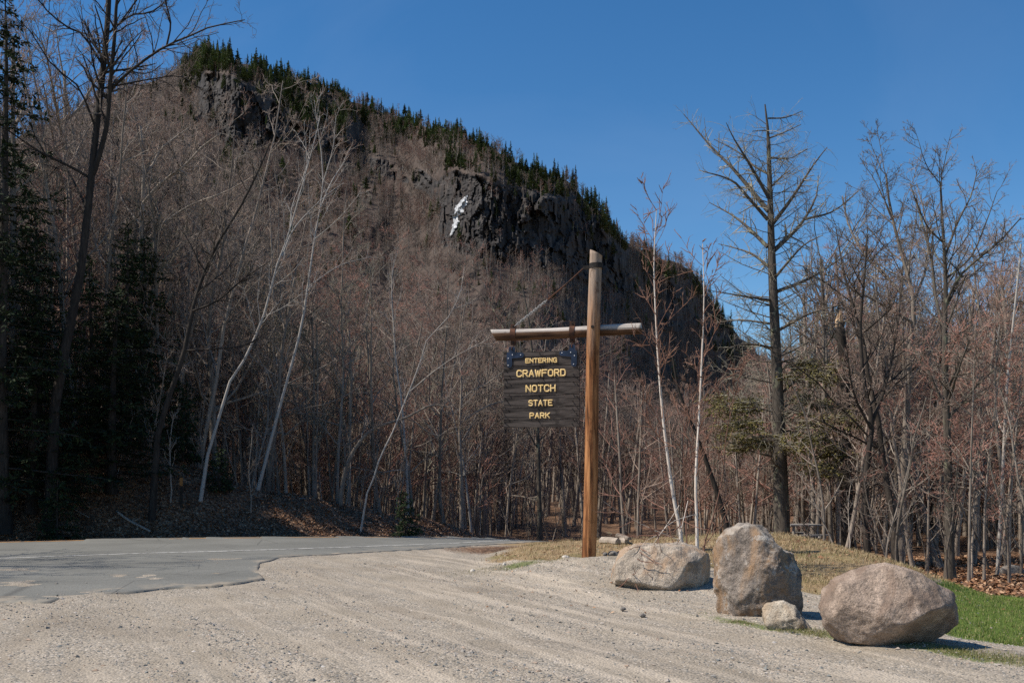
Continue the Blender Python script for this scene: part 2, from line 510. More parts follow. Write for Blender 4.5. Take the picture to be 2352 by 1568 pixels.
# ------------------------------------------------------------------ road
near_px = [(-300, 1400, 0), (-120, 1392, 0), (0, 1385, 0), (100, 1383, 0), (180, 1371, 0), (330, 1358, 0), (400, 1356, 0), (500, 1346, 0), (560, 1339, 0), (604, 1330, 0), (618, 1319, 0), (606, 1304, 0), (602, 1292, 0), (624, 1280, 0), (700, 1272, 0), (850, 1264, -.05), (1000, 1259, -.15), (1200, 1255, -.4), (1300, 1249, -.75)]
npw = np.array([[(x - CX) / F * (CZ - z) * F / (y - HY), (CZ - z) * F / (y - HY)] for x, y, z in near_px])
ns, na, _, _ = road_coord(npw[:, 0], npw[:, 1])
for i in range(1, len(na)):
    na[i] = max(na[i], na[i - 1] + .02)
st = np.concatenate([np.arange(2, na[0], 1.0), np.arange(na[0], na[-1] + 1, .07), np.arange(na[-1] + 1, np.interp(60, CL[:, 1], CLA), 1.2)])
noff = np.interp(st, na, ns, left=ns[0], right=-4.4)
noff = noff + .09 * fbm(st * .9, 0 * st, 0, 4, 51) + .06 * fbm(st * 5, 0 * st, 0, 3, 52)
hole = np.exp(-((st - np.interp(0, [0], [na[6]])) / .28) ** 2)
noff = noff + .22 * hole
CP = np.stack([np.interp(st, CLA, CL[:, j]) for j in range(3)], 1)
CNo = nrm(np.stack([np.interp(st, CLA, CLN[:, j]) for j in range(2)], 1))
nv = 26
fr = np.linspace(0, 1, nv) ** 1.3
def road_z(off, zc):
    return zc + .012 + np.where(off > 0, -.075 * off, -.006 * off * 0)
O = noff[:, None] + (3.55 - noff[:, None]) * fr[None]
RX, RY = CP[:, None, 0] + CNo[:, None, 0] * O, CP[:, None, 1] + CNo[:, None, 1] * O
gz = ground(RX, RY, False)
wr = sstep(-9.5, -4.8, O)
RZ = np.maximum(np.where(O > 0, CP[:, None, 2] + .02 - .078 * O, gz + .016), -9)
RZ[:, 0] -= .004
V = np.stack([RX, RY, RZ], -1)
sk = V[:, :1].copy(); sk[:, :, 2] -= .14
sk[:, :, :2] -= CNo[:, None] * .02
sk2 = V[:, -1:].copy(); sk2[:, :, 2] -= .25
V = np.concatenate([sk, V, sk2], 1)
ed = np.concatenate([np.zeros((len(st), 1)), (O - noff[:, None]), np.full((len(st), 1), 9)], 1)
k = NT('worn_asphalt')
c = k.coord('Object')
agg = k.noise(c, 85, 3, .75)
big = k.noise(c, .5, 4, .6)
a0 = k.ramp(big, [(.3, (.134, .133, .119)), (.7, (.182, .180, .162))])
a0 = k.mix(1.0, a0, k.ramp(agg, [(.32, .55), (.5, 1.0), (.66, 1.5)]), 'MULTIPLY')
sandn = k.math('ADD', k.math('MULTIPLY', k.attr('edge'), -.22), k.math('MULTIPLY', k.noise(c, 1.3, 8, .72, .6), 1.25))
a0 = k.mix(k.ramp(sandn, [(.52, 0.0), (.74, .85)]), a0, (.36, .30, .225))
crk = k.vor(c, .45, 'DISTANCE_TO_EDGE')
a0 = k.mix(k.ramp(crk, [(0, .45), (.008, 0.0)]), a0, (.03, .03, .03))
k.out(a0, k.bump(agg, .5, .008))
k.set(k.b.inputs['Roughness'], .7)
M['asphalt'] = k.m
rme = make_mesh('road', V.reshape(-1, 3), [grid_faces(len(st), nv + 2)], M['asphalt'], True, None, {'edge': ed.ravel()})
road = tag(link('road', rme), kind='structure')

def paint_mat(name, a, wear):
    k = NT(name)
    c = k.coord('Object')
    n1 = k.noise(c, 5, 6, .75)
    col = k.mix(k.ramp(n1, [(wear - .06, 0.0), (wear + .08, .85)]), a, (.13, .13, .128))
    return k.out(col)
M['paint_white'] = paint_mat('worn_white_paint', (.55, .54, .51), .52)
M['paint_yellow'] = paint_mat('worn_yellow_paint', (.66, .30, .04), .56)
def stripe(name, offs, w, m, a0, a1):
    s2 = np.arange(a0, a1, .25)
    C2 = np.stack([np.interp(s2, CLA, CL[:, j]) for j in range(3)], 1)
    N2 = nrm(np.stack([np.interp(s2, CLA, CLN[:, j]) for j in range(2)], 1))
    o = np.interp(s2, offs[0], offs[1])
    vv = []
    for d in (-w / 2, w / 2):
        oo = o + d
        X, Y = C2[:, 0] + N2[:, 0] * oo, C2[:, 1] + N2[:, 1] * oo
        Z = np.where(oo > 0, C2[:, 2] + .02 - .078 * oo, ground(X, Y, False) + .016) + .007
        vv.append(np.stack([X, Y, Z], 1))
    V = np.stack(vv, 1)
    link(name, make_mesh(name, V.reshape(-1, 3), [grid_faces(len(s2), 2)[:, ::-1]], m), road)
wl_px = [(-200, 1292, 0), (0, 1281, 0), (300, 1270, 0), (500, 1263, 0), (750, 1252, 0), (1000, 1246, -.12), (1200, 1244, -.45), (1300, 1246, -.75)]
wlw = np.array([[(x - CX) / F * (CZ - z) * F / (y - HY), (CZ - z) * F / (y - HY)] for x, y, z in wl_px])
ws, wa, _, _ = road_coord(wlw[:, 0], wlw[:, 1])
stripe('white_edge_line', (wa, ws), .13, M['paint_white'], wa[0] - 20, wa[-1] + 20)
stripe('yellow_centre_line', ([0, 500], [-.15, -.15]), .10, M['paint_yellow'], 5, wa[-1] + 30)
stripe('yellow_centre_line', ([0, 500], [.15, .15]), .10, M['paint_yellow'], 5, wa[-1] + 30)

# ------------------------------------------------------------------ mountain
SKX = [-700, -200, 0, 150, 300, 400, 460, 560, 640, 700, 780, 850, 1000, 1130, 1200, 1310, 1390, 1425, 1500, 1590, 1640, 1700, 1780, 1900, 2352, 3100]
SKY = [470, 380, 330, 262, 205, 165, 138, 148, 170, 190, 220, 248, 296, 336, 380, 425, 492, 545, 585, 625, 695, 780, 842, 838, 828, 800]
xc = np.concatenate([np.arange(-700, 380, 12), np.arange(380, 1760, 3.0), np.arange(1760, 3100, 14)])
nr = 230
ysky = np.interp(xc, SKX, SKY) + 6 * fbm(xc * .02, 0 * xc, 0, 4, 61)
D0 = np.interp(xc, [-700, 0, 460, 900, 1040, 1120, 1250, 1420, 1600, 1750, 1900, 3100], [520, 520, 500, 560, 515, 498, 515, 590, 700, 810, 950, 950])
TS = np.interp(xc, [-700, 1400, 1600, 1800, 3100], [.78, .78, .70, .42, .30])
t = np.linspace(0, 1, nr)
YY = 1052 + (ysky[:, None] - 1052) * t[None]
XX = np.repeat(xc[:, None], nr, 1)
cwx = XX + 14 * fbm(XX * .012, YY * .012, 0, 3, 71)
cwy = YY + 14 * fbm(XX * .015, YY * .015, 0, 4, 72)
def band(xa, top, bot, x0, x1, soft=10):
    tp, bt = np.interp(cwx, xa, top), np.interp(cwx, xa, bot)
    return sstep(-soft, soft, cwy - tp) * sstep(-soft, soft, bt - cwy) * sstep(x0 - 14, x0 + 14, cwx) * sstep(x1 + 14, x1 - 14, cwx)
cliff = band([470, 520, 560, 640, 700, 760], [168, 180, 190, 250, 295, 320], [285, 325, 338, 345, 348, 345], 455, 790)
cliff = np.maximum(cliff, band([800, 880, 960, 1010], [345, 375, 400, 420], [392, 420, 440, 470], 790, 1010) * sstep(-.15, .25, fbm(XX * .03, YY * .03, 0, 3, 75)))
cliff = np.maximum(cliff, band([1000, 1060, 1200, 1300, 1350, 1425, 1460], [418, 402, 425, 462, 500, 556, 600], [575, 592, 600, 630, 655, 690, 720], 1008, 1448))
cliff = np.maximum(cliff, band([1450, 1550, 1640, 1720], [640, 665, 700, 790], [735, 775, 805, 830], 1450, 1720, 14) * .85 * sstep(.0, .5, fbm(XX * .02, YY * .015, 0, 3, 77)))
tans = TS[:, None] * (1 - cliff) + 3.4 * cliff
D = np.empty_like(XX)
D[:, 0] = D0
for j in range(1, nr):
    e = (HY - YY[:, j]) / F
    dY = YY[:, j - 1] - YY[:, j]
    D[:, j] = D[:, j - 1] * (1 + dY / F / np.maximum(tans[:, j] - e, .12))
ker = np.exp(-np.linspace(-2, 2, 25) ** 2); ker /= ker.sum()
Dp = np.pad(D, ((12, 12), (0, 0)), mode='edge')
D = sum(ker[i] * Dp[i:i + len(xc)] for i in range(25))
Dbase = D.copy()
# rock ribs, slabs and ledges
rib = 1 - 2 * np.abs(noise3(XX / 30 + .5 * fbm(XX / 60, YY / 90, 0, 2, 81), YY / 300, 0, 82))
rib2 = 1 - 2 * np.abs(noise3(XX / 11 + .25 * fbm(XX / 20, YY / 50, 0, 2, 83), YY / 130, 0, 84))
blk2 = np.floor(3 * noise3(XX / 9 + .2 * fbm(XX / 12, YY / 40, 0, 2, 98), YY / 16 - .2 * XX / 9, 0, 99)) / 3
blk = np.floor(4 * noise3(XX / 17 + .25 * fbm(XX / 12, YY / 40, 0, 2, 88), YY / 65 + .3 * XX / 17, 0, 85)) / 4
wx_ = XX + 5 * fbm(XX / 30, YY / 40, 0, 3, 73)
wy_ = YY + .35 * XX + 8 * fbm(XX / 25, YY / 30, 0, 3, 74)
D = D - cliff * (5.5 * facets(wx_, wy_, 30, 62, 601) + 3.0 * facets(wx_, wy_, 13, 30, 611) + 1.3 * facets(wx_, wy_, 6.5, 13, 621) + 7 * fbm(XX / 80, YY / 110, 0, 3, 89) + .6 * fbm(XX / 5, YY / 9, 0, 2, 86))
D = D + (1 - cliff) * (3.0 * fbm(XX / 30, YY / 30, 0, 3, 87) + 16 * fbm(XX / 110 + YY / 400, YY / 260, 0, 3, 90))
D = np.where(cliff > .02, D, D)
MX, MZ = (XX - CX) / F * D, CZ + (HY - YY) / F * D
MV = np.stack([MX, D, MZ], -1)
# far side of the ridge
bk = []
for q, dz in ((.03, 3), (.12, 35), (.3, 110), (.6, 330)):
    w = MV[:, -1].copy(); dd = D[:, -1] * (1 + q)
    w[:, 0] = MX[:, -1] * (1 + q); w[:, 1] = dd; w[:, 2] = np.maximum(MZ[:, -1] - dz, -20)
    bk.append(w)
lo = MV[:, :1].copy(); lo[:, :, 2] -= 30
MV2 = np.concatenate([lo, MV, np.stack(bk, 1)], 1)
cl2 = np.concatenate([cliff[:, :1], cliff, np.zeros((len(xc), 4))], 1)
k = NT('mountain_side')
c = k.coord('Object')
sc_ = k.coord('Object', (1, 1, .22))
r1 = k.noise(sc_, .16, 8, .65, .5)
rock = k.ramp(r1, [(.28, (.014, .013, .0135)), (.5, (.040, .036, .035)), (.72, (.105, .092, .082))])
rock = k.mix(k.ramp(k.noise(c, .035, 4), [(.52, 0.0), (.7, .5)]), rock, (.085, .058, .042))
rock = k.mix(k.ramp(k.noise(k.coord('Object', (1, 1, .05)), .35, 4), [(.5, 0.0), (.66, .75)]), rock, (.014, .014, .016))
soil = k.ramp(k.noise(c, .08, 6), [(.3, (.050, .037, .030)), (.7, (.092, .067, .054))])
col = k.mix(k.ramp(k.math('ADD', k.attr('cliff'), k.math('MULTIPLY', k.math('SUBTRACT', k.noise(c, .2, 4), .5), .5)), [(.3, 0.0), (.5, 1.0)]), soil, rock)
k.out(col, k.bump(r1, .8, 2.0))
M['mountain'] = k.m
mme = make_mesh('mountain', MV2.reshape(-1, 3), [grid_faces(len(xc), nr + 5)], M['mountain'], False, None, {'cliff': cl2.ravel()})
tag(link('mountain', mme), kind='structure')

def mount_at(x, y, off=0):
    """point of the mountain surface at picture (x, y)"""
    i = np.clip(np.interp(x, xc, np.arange(len(xc))), 0, len(xc) - 1.001)
    ys_ = np.interp(x, xc, ysky)
    j = np.clip((y - 1052) / (ys_ - 1052) * (nr - 1), 0, nr - 1.001)
    i0, j0 = np.floor(i).astype(int), np.floor(j).astype(int)
    fi, fj = (i - i0)[..., None], (j - j0)[..., None]
    return (MV[i0, j0] * (1 - fi) + MV[i0 + 1, j0] * fi) * (1 - fj) + (MV[i0, j0 + 1] * (1 - fi) + MV[i0 + 1, j0 + 1] * fi) * fj

# frozen seep on the cliff: a lumpy sheet lying on the rock
ipx = [(1070, 450, 6), (1063, 462, 12), (1057, 478, 14), (1051, 492, 12), (1047, 501, 5), (1047, 512, 10), (1043, 526, 8), (1037, 538, 4)]
yy = np.linspace(450, 540, 70); uu = np.linspace(-1, 1, 22)
cxp = np.interp(yy, [p[1] for p in ipx], [p[0] for p in ipx]); wdp = np.interp(yy, [p[1] for p in ipx], [p[2] for p in ipx]) * (.8 + .35 * fbm(yy * .11, 0 * yy, 0, 3, 91))
IX = cxp[:, None] + uu[None] * wdp[:, None]; IY = np.repeat(yy[:, None], 22, 1) - 4 * uu[None]
I0 = mount_at(IX, IY)
dI = sum(mount_at(IX + a, IY + b)[..., 1] for a in (-4, 0, 4) for b in (-4, 0, 4)) / 9
IYd = np.minimum(dI, I0[..., 1]) - .4 - 1.6 * (1 - uu[None] ** 2) - .7 * np.abs(fbm(IX * .35, IY * .12, 0, 3, 92))
IV = np.stack([(IX - CX) / F * IYd, IYd, CZ + (HY - IY) / F * IYd], -1)
IB = IV + np.array([0, 4.5, 0])
g_ = Geo()
g_.add(IV, grid_faces(70, 22)); 
rim = [(i, 0) for i in range(70)] + [(69, j) for j in range(1, 22)] + [(i, 21) for i in range(68, -1, -1)] + [(0, j) for j in range(20, 0, -1)]
ra = np.array([IV[p] for p in rim]); rb = np.array([IB[p] for p in rim]); m_ = len(rim)
g_.add(np.concatenate([ra, rb]), np.stack([np.arange(m_), np.roll(np.arange(m_), -1), np.roll(np.arange(m_), -1) + m_, np.arange(m_) + m_], 1))
k = NT('old_ice')
n1 = k.noise(k.coord('Object', (1, 1, .4)), .5, 6, .65)
k.out(k.ramp(n1, [(.38, (.16, .165, .17)), (.6, (.62, .63, .64))]), k.bump(n1, .6, .6), .5)
M['ice'] = k.m
tag(link('ice_sheet', g_.mesh('ice_sheet', M['ice'])), 'white sheet of leftover ice clinging to the dark cliff', 'ice')
# ------------------------------------------------------------------ tree building
def grow(S, Dr, L, n, wob, up, r):
    P, d = [S], Dr
    step = (L / n)[:, None]
    for i in range(n):
        d = nrm(d + r.normal(0, wob, d.shape) + np.array([0, 0, up]))
        P.append(P[-1] + d * step)
    return np.stack(P, 1)

def sprout(P, R, per, r, t=(.3, 1), ang=(.75, .2), ln=None, lfac=.45, taper=.35, rfac=.55, rmin=.004, rend=.5, n=4, wob=.12, up=.04, per_len=None, flat=None):
    """children along every path of P; returns their paths and radii"""
    N, m, _ = P.shape
    L = np.linalg.norm(np.diff(P, axis=1), axis=2).sum(1)
    cnt = np.full(N, per) if per_len is None else np.maximum(1, (L * per_len).astype(int))
    idx = np.repeat(np.arange(N), cnt)
    k = len(idx)
    tt = r.uniform(t[0], t[1], k)
    f = tt * (m - 1)
    i0 = np.minimum(f.astype(int), m - 2)
    fr = (f - i0)[:, None]
    S = P[idx, i0] * (1 - fr) + P[idx, i0 + 1] * fr
    T = nrm(P[idx, i0 + 1] - P[idx, i0])
    rad = R[idx, i0] * (1 - fr[:, 0]) + R[idx, i0 + 1] * fr[:, 0]
    a = np.clip(r.normal(ang[0], ang[1], k), .15, 1.6)[:, None]
    perp = nrm(np.cross(T, r.normal(0, 1, (k, 3))))
    if flat is not None:
        perp = nrm(perp * np.array([1, 1, flat]))
    d = nrm(np.cos(a) * T + np.sin(a) * perp)
    base = (L[idx] if ln is None else np.full(k, ln / lfac))
    ll = base * lfac * (1 - taper * tt) * r.uniform(.55, 1.2, k)
    P2 = grow(S, d, ll, n, wob, up, r)
    r0 = np.maximum(rad * rfac * r.uniform(.7, 1.1, k), rmin)
    R2 = r0[:, None] * np.linspace(1, rend, n + 1)[None]
    return P2, R2

def trunk_path(H, r0, r, lean=0.03, wob=.03, n=14, rtop=.012):
    d = nrm(np.array([[r.normal(0, lean), r.normal(0, lean), 1.0]]))
    P = grow(np.zeros((1, 3)), d, np.array([H]), n, wob, .03, r)
    t = np.linspace(0, 1, n + 1)
    R = (r0 * (1 - t) ** .85 + rtop)[None]
    R[0, 0] *= 1.35
    return P, R

def bare_parts(P, R, r, spec, extra=None):
    """trunk Geo and crown Geo of a leafless broadleaf tree"""
    gt, gc = Geo(), Geo()
    gt.tubes(P, R, spec.get('sides', 9), 0)
    lv = []
    P1, R1 = sprout(P, R, spec['n1'], r, spec.get('t1', (.35, .98)), spec.get('a1', (.85, .2)), None, spec.get('l1', .36), spec.get('tp1', .55), spec.get('rf1', .5), spec.get('rm1', .012), .35, 7, spec.get('w1', .10), spec.get('up1', .07))
    if extra is not None:
        for E, ER in extra:
            gt.tubes(E, ER, 7, 0)
    gc.tubes(P1, R1, 5, 0)
    src = [(P1, R1)] + ([(E[None] if E.ndim == 2 else E, ER[None] if ER.ndim == 1 else ER) for E, ER in extra] if extra else [])
    n2, n3, n4 = spec.get('n2', 7), spec.get('n3', 6), spec.get('n4', 3)
    for q, (A, B) in enumerate(src):
        P2, R2 = sprout(A, B, n2 if q == 0 else spec.get('ne', 14), r, (.2, 1), (.75, .22), None, .45 if q == 0 else .32, .4, .6, .007, .45, 5, .13, spec.get('up2', .05))
        gc.tubes(P2, R2, 4, 0)
        P3, R3 = sprout(P2, R2, n3, r, (.15, 1), (.7, .25), None, .5, .35, .6, spec.get('r3', .0045), .6, 4, .15, spec.get('up3', .05))
        gc.tubes(P3, R3, 3, 1)
        if n4:
            P4, R4 = sprout(P3, R3, n4, r, (.2, 1), (.65, .25), None, .5, .3, .75, spec.get('r4', .0034), .7, 2, .14, spec.get('up3', .05))
            gc.tubes(P4, R4, 3, 1)
    return gt, gc

def plant(name, loc, parts, label, cat='tree', group=None, rot=0.0, scale=1.0):
    """an Empty at the base with its part meshes: parts = [(part name, mesh)]"""
    e = link(name, None, None, loc, (0, 0, rot))
    e.scale = (scale,) * 3 if isinstance(scale, (int, float)) else scale
    for pn, me in parts:
        link(pn, me, e)
    return tag(e, label, cat, group)

# generic woodland trees, built once and copied
SP_MAPLE = dict(n1=17, n2=8, n3=7, n4=3, r3=.0055, r4=.0045, t1=(.2, .98), l1=.44, a1=(.95, .25), w1=.15, up1=.05, up2=.02)
SP_TALL = dict(n1=17, n2=7, n3=7, n4=3, r3=.0055, r4=.0045, t1=(.28, .98), l1=.36, a1=(.9, .25), w1=.14, up1=.05, up2=.02)
SP_SLIM = dict(n1=16, n2=6, n3=6, n4=3, r3=.0055, r4=.0045, t1=(.2, .98), l1=.34, a1=(.95, .25), w1=.14, up1=.04, up2=.02, sides=7)
SP_SAP = dict(n1=12, n2=4, n3=3, n4=0, t1=(.15, .98), l1=.3, a1=(.7, .2), sides=5, r3=.004)
def proto(seed, H, r0, spec, bark, twig, lean=.09, wob=.06):
    r = np.random.default_rng(seed)
    P, R = trunk_path(H, r0, r, lean, wob)
    gt, gc = bare_parts(P, R, r, spec)
    return gt.mesh('trunk', M[bark]), gc.mesh('crown', [M[bark], M[twig]]), H
PROTO = [proto(11, 12, .115, SP_MAPLE, 'bark', 'twig'), proto(12, 13, .095, SP_TALL, 'bark', 'twig'), proto(13, 11, .085, SP_TALL, 'bark_pale', 'twig'),
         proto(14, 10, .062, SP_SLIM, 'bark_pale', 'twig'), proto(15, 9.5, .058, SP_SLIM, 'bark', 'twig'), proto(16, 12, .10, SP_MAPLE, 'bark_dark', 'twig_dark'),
         proto(17, 9, .052, SP_SLIM, 'bark_pale', 'twig_grey'), proto(18, 11, .085, SP_MAPLE, 'bark_pale', 'twig_red'), proto(19, 12.5, .08, SP_TALL, 'birch', 'twig_birch')]
SAPL = [proto(31, 4.0, .022, SP_SAP, 'bark', 'twig', .12, .06), proto(32, 3.2, .018, SP_SAP, 'bark_pale', 'twig', .15, .07), proto(33, 4.5, .026, SP_SAP, 'bark', 'twig_red', .1, .06)]

CAPX = [-400, 0, 300, 450, 560, 700, 850, 1000, 1150, 1300, 1400, 1500, 1700, 1800, 1900, 2100, 2352, 2900]
CAPY = [-300, -250, 0, 150, 340, 370, 430, 560, 610, 650, 740, 880, 880, 760, 520, 450, 560, 500]
def cap_height(X, Y, z, r, lo=-30., hi=190.):
    x = CX + X / Y * F
    y = np.interp(x, CAPX, CAPY) + r.uniform(lo, hi)
    return (CZ + (HY - y) / F * Y) - z

def wood(n, region, label_of, group, seed, weights, hmin=5.0, hmax=15.5, keep=None, mind=1.1):
    r = np.random.default_rng(seed)
    pts = []
    tries = 0
    while len(pts) < n and tries < 60000:
        tries += 1
        X, Y = region(r)
        s = road_coord([X], [Y])[0][0]
        if (-4.8 < s < 5.2 and Y < 64) or (keep is not None and not keep(X, Y, s)):
            continue
        if any((X - a) ** 2 + (Y - b) ** 2 < mind * mind for a, b in pts):
            continue
        pts.append((X, Y))
        z = float(ground(np.array([X]), np.array([Y]))[0])
        pi = r.choice(len(PROTO), p=weights)
        tm, cm, H0 = PROTO[pi]
        h = min(cap_height(X, Y, z, r), hmax * r.uniform(.8, 1.05))
        h = max(h, hmin * r.uniform(.9, 1.2))
        k_ = h / H0
        kr = min(k_ * r.uniform(.9, 1.2), 1.25)
        name, lab = label_of(pi, X, Y, h)
        plant(name, (X, Y, z - .05), [('trunk', tm), ('crown', cm)], lab, 'tree', group, r.uniform(0, 6.28), (kr * .95, kr * .95, k_))
    return pts
NAMES = {8: 'birch_tree'}
KINDS = {0: 'grey-brown broadleaf tree', 1: 'straight brown-barked tree', 2: 'pale-barked tree', 3: 'thin pale-barked tree', 4: 'thin brown tree', 5: 'dark-barked tree', 6: 'thin grey-twigged tree', 7: 'pale red-budded tree', 8: 'slim straight birch'}
LML = [(40, 'the big dark conifer'), (270, 'the double-stemmed tree'), (420, 'the gnarled oak'), (560, 'the bent white birch'), (780, 'the tallest white birch'), (1000, 'the greyish birch'), (1150, 'the arching dark tree'), (9999, 'the hanging sign')]
LMR = [(1700, 'the young birches'), (1860, 'the dying hemlock'), (1970, 'the snapped snag'), (2120, 'the wide-spreading oak'), (2230, 'the fan-crowned oak'), (2330, 'the white birch by the lawn'), (9999, 'the red-budded maples')]
def label_for(pi, X, Y, h, marks, near, far):
    x = CX + X / Y * F
    mark = next(m for lim, m in marks if x < lim)
    return NAMES.get(pi, 'bare_tree'), '%s bare %s %s behind %s' % ('tall' if h > 9 else 'short', KINDS[pi], near if Y < far else 'deep in the woods', mark)
def reg_left(r):
    a = r.uniform(-.72, .09)
    Y = 27 + 48 * r.uniform(0, 1) ** .85
    return a * Y, Y
W_L = np.array([.10, .12, .20, .20, .08, .05, .14, .09, .02])
wood(215, reg_left, lambda i, X, Y, h: label_for(i, X, Y, h, LML, 'across the road', 46), 'bare trees in the woods across the road', 101, W_L, keep=lambda X, Y, s: s > 8.2, mind=1.05)
def reg_right(r):
    a = r.uniform(.07, .62)
    Y = 21.5 + 42 * r.uniform(0, 1)
    return a * Y, Y
W_R = np.array([.14, .16, .12, .14, .16, .12, .10, .05, .01])
wood(95, reg_right, lambda i, X, Y, h: label_for(i, X, Y, h, LMR, 'past the lawn', 38), 'bare trees in the woods behind the lawn', 102, W_R, hmin=4.0, hmax=10.5,
     keep=lambda X, Y, s: s < -5 and (Y > 28 or X > 7.0) and not (X < .30 * Y and Y < 36), mind=1.0)

def saplings(n, region, label, group, seed, keep):
    r = np.random.default_rng(seed)
    c_ = 0
    while c_ < n:
        X, Y = region(r)
        s = road_coord([X], [Y])[0][0]
        if not keep(X, Y, s):
            continue
        c_ += 1
        tm, cm, H0 = SAPL[r.integers(3)]
        z = float(ground(np.array([X]), np.array([Y]))[0])
        k_ = r.uniform(.45, 1.1)
        e = plant('sapling', (X, Y, z - .03), [('stem', tm), ('crown', cm)], label(X, Y), 'sapling', group, r.uniform(0, 6.28), k_)
        e.rotation_euler = (r.normal(0, .12), r.normal(.06, .14), r.uniform(0, 6.28))
saplings(70, reg_left, lambda X, Y: 'thin leafless sapling on the road bank in front of ' + next(m for l, m in LML if CX + X / Y * F < l), 'saplings on the road bank', 103, lambda X, Y, s: 5.0 < s < 12)
saplings(34, lambda r: (r.uniform(6.5, 14), r.uniform(19, 27)), lambda X, Y: 'thin leafless sapling past the lawn in front of ' + next(m for l, m in LMR if CX + X / Y * F < l), 'saplings behind the lawn', 104, lambda X, Y, s: s < -5 and X / Y > .30)

# ------------------------------------------------------------------ single trees that can be told apart
def pxpath(pts, Y, dY=0.0, n=14):
    m = len(pts)
    Ys = np.broadcast_to(np.asarray(Y, float) + np.linspace(0, 1, m) * dY, (m,))
    return resample(np.array([px(x, y, q) for (x, y), q in zip(pts, Ys)]), n)

def hero(name, label, Y, trunk, w0, w1, spec, bark, twig, limbs=(), seed=1, cat='tree', dY=0.0, group=None, n=16, crownmat=None, kw=.82):
    """trunk and limbs are picture polylines [(x, y)...]; limbs: (points, width0, width1, depth drift)"""
    r = np.random.default_rng(seed)
    P = pxpath(trunk, Y, dY, n)
    b = on_ground(P[0, 0], P[0, 1])
    b[2] -= .06
    P[0] = b
    q = Y / F / 2 * kw
    R = np.linspace(w0, w1, n) * q
    R[0] *= 1.3
    P = P - b
    ex = []
    for pts, a0, a1, dd in limbs:
        E = pxpath(pts, Y, dd, 10) - b
        ex.append((E, np.linspace(a0, a1, 10) * q))
    gt, gc = bare_parts(P[None], R[None], r, spec, ex)
    return plant(name, b, [('trunk', gt.mesh('trunk', M[bark])), ('crown', gc.mesh('crown', [M[crownmat or bark], M[twig]]))], label, cat, group)

SP_H = dict(n1=10, n2=7, n3=6, n4=3, t1=(.45, 1), l1=.22, ne=16)
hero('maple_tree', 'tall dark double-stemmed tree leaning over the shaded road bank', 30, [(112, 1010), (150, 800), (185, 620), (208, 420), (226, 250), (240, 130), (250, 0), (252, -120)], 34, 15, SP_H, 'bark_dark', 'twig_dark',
     [([(214, 400), (243, 300), (252, 200), (262, 100), (268, 0), (280, -90)], 19, 8, -.6), ([(240, 224), (281, 179), (330, 140), (383, 105), (436, 83), (481, 63), (562, 46)], 11, 3, -2.0),
      ([(383, 105), (392, 53), (378, -10), (390, -60)], 7, 3, -1), ([(258, 68), (302, 35), (351, 26), (420, -30)], 8, 3, 1.5), ([(236, 150), (190, 80), (150, 60), (95, 10), (60, -60)], 9, 3, -1.6),
      ([(200, 480), (160, 400), (110, 330), (60, 300), (10, 200)], 8, 2, 1.5), ([(222, 300), (180, 200), (120, 150), (60, 60), (0, 20)], 8, 2, -2.2), ([(228, 205), (302, 190), (366, 179), (415, 176), (470, 210)], 7, 2, 1.8)], 201, kw=.68)
hero('oak_tree', 'gnarled bare oak with crooked lit limbs on the road bank', 37, [(330, 1010), (328, 800), (322, 600), (327, 470), (330, 380), (322, 290)], 22, 7, dict(SP_H, l1=.26), 'bark_pale', 'twig',
     [([(326, 470), (369, 420), (422, 383), (467, 334), (513, 302), (503, 271)], 9, 3, -1.5), ([(327, 400), (350, 380), (372, 340), (436, 292)], 8, 3, 1.2), ([(330, 560), (380, 510), (440, 470), (520, 440), (590, 400)], 8, 2, -1.4),
      ([(326, 520), (280, 460), (260, 400), (230, 360)], 7, 2, 1.5), ([(330, 640), (420, 560), (470, 530), (560, 500)], 6, 2, 2)], 202, crownmat='bark_pale')
o_ = bpy.data.objects['oak_tree']
for x, Y, rz, sc, lab in ((30, 34, 2.1, 1.05, 'crooked-limbed bare oak in deep shade beside the big dark conifer'), (410, 41, 4.0, 1.1, 'crooked-limbed bare oak standing between the gnarled oak and bent birch'), (150, 40, 5.3, 1.15, 'crooked-limbed bare oak rising behind the double-stemmed tree'), (560, 44, 1.0, 1.05, 'crooked-limbed bare oak between the two leaning white birches'), (800, 46, 3.0, .9, 'crooked-limbed bare oak between the tallest birch and greyish birch'), (1060, 50, .5, .75, 'low crooked-limbed bare oak beside the arching dark tree')):
    b = on_ground((x - CX) / F * Y, Y)
    plant('oak_tree', b - np.array([0, 0, .05]), [(c.name.split('.')[0], c.data) for c in o_.children], lab, 'tree', None, rz, sc)
hero('maple_tree', 'dark leaning tree with long low limbs reaching over the road bank', 31.5, [(348, 1050), (385, 920), (421, 815), (447, 693), (488, 581), (549, 480), (590, 400), (620, 330)], 17, 4, dict(SP_H, n1=12, l1=.2), 'bark_dark', 'twig_dark',
     [([(440, 715), (500, 690), (560, 640), (620, 600)], 7, 2, -1.4), ([(425, 805), (500, 800), (570, 790), (640, 740)], 6, 2, -1.2), ([(460, 650), (450, 560), (470, 500), (440, 440)], 6, 2, 1.5)], 203)
SP_B = dict(n1=12, n2=6, n3=5, n4=2, t1=(.4, 1), l1=.2, a1=(.55, .2), up1=.09, up2=.05)
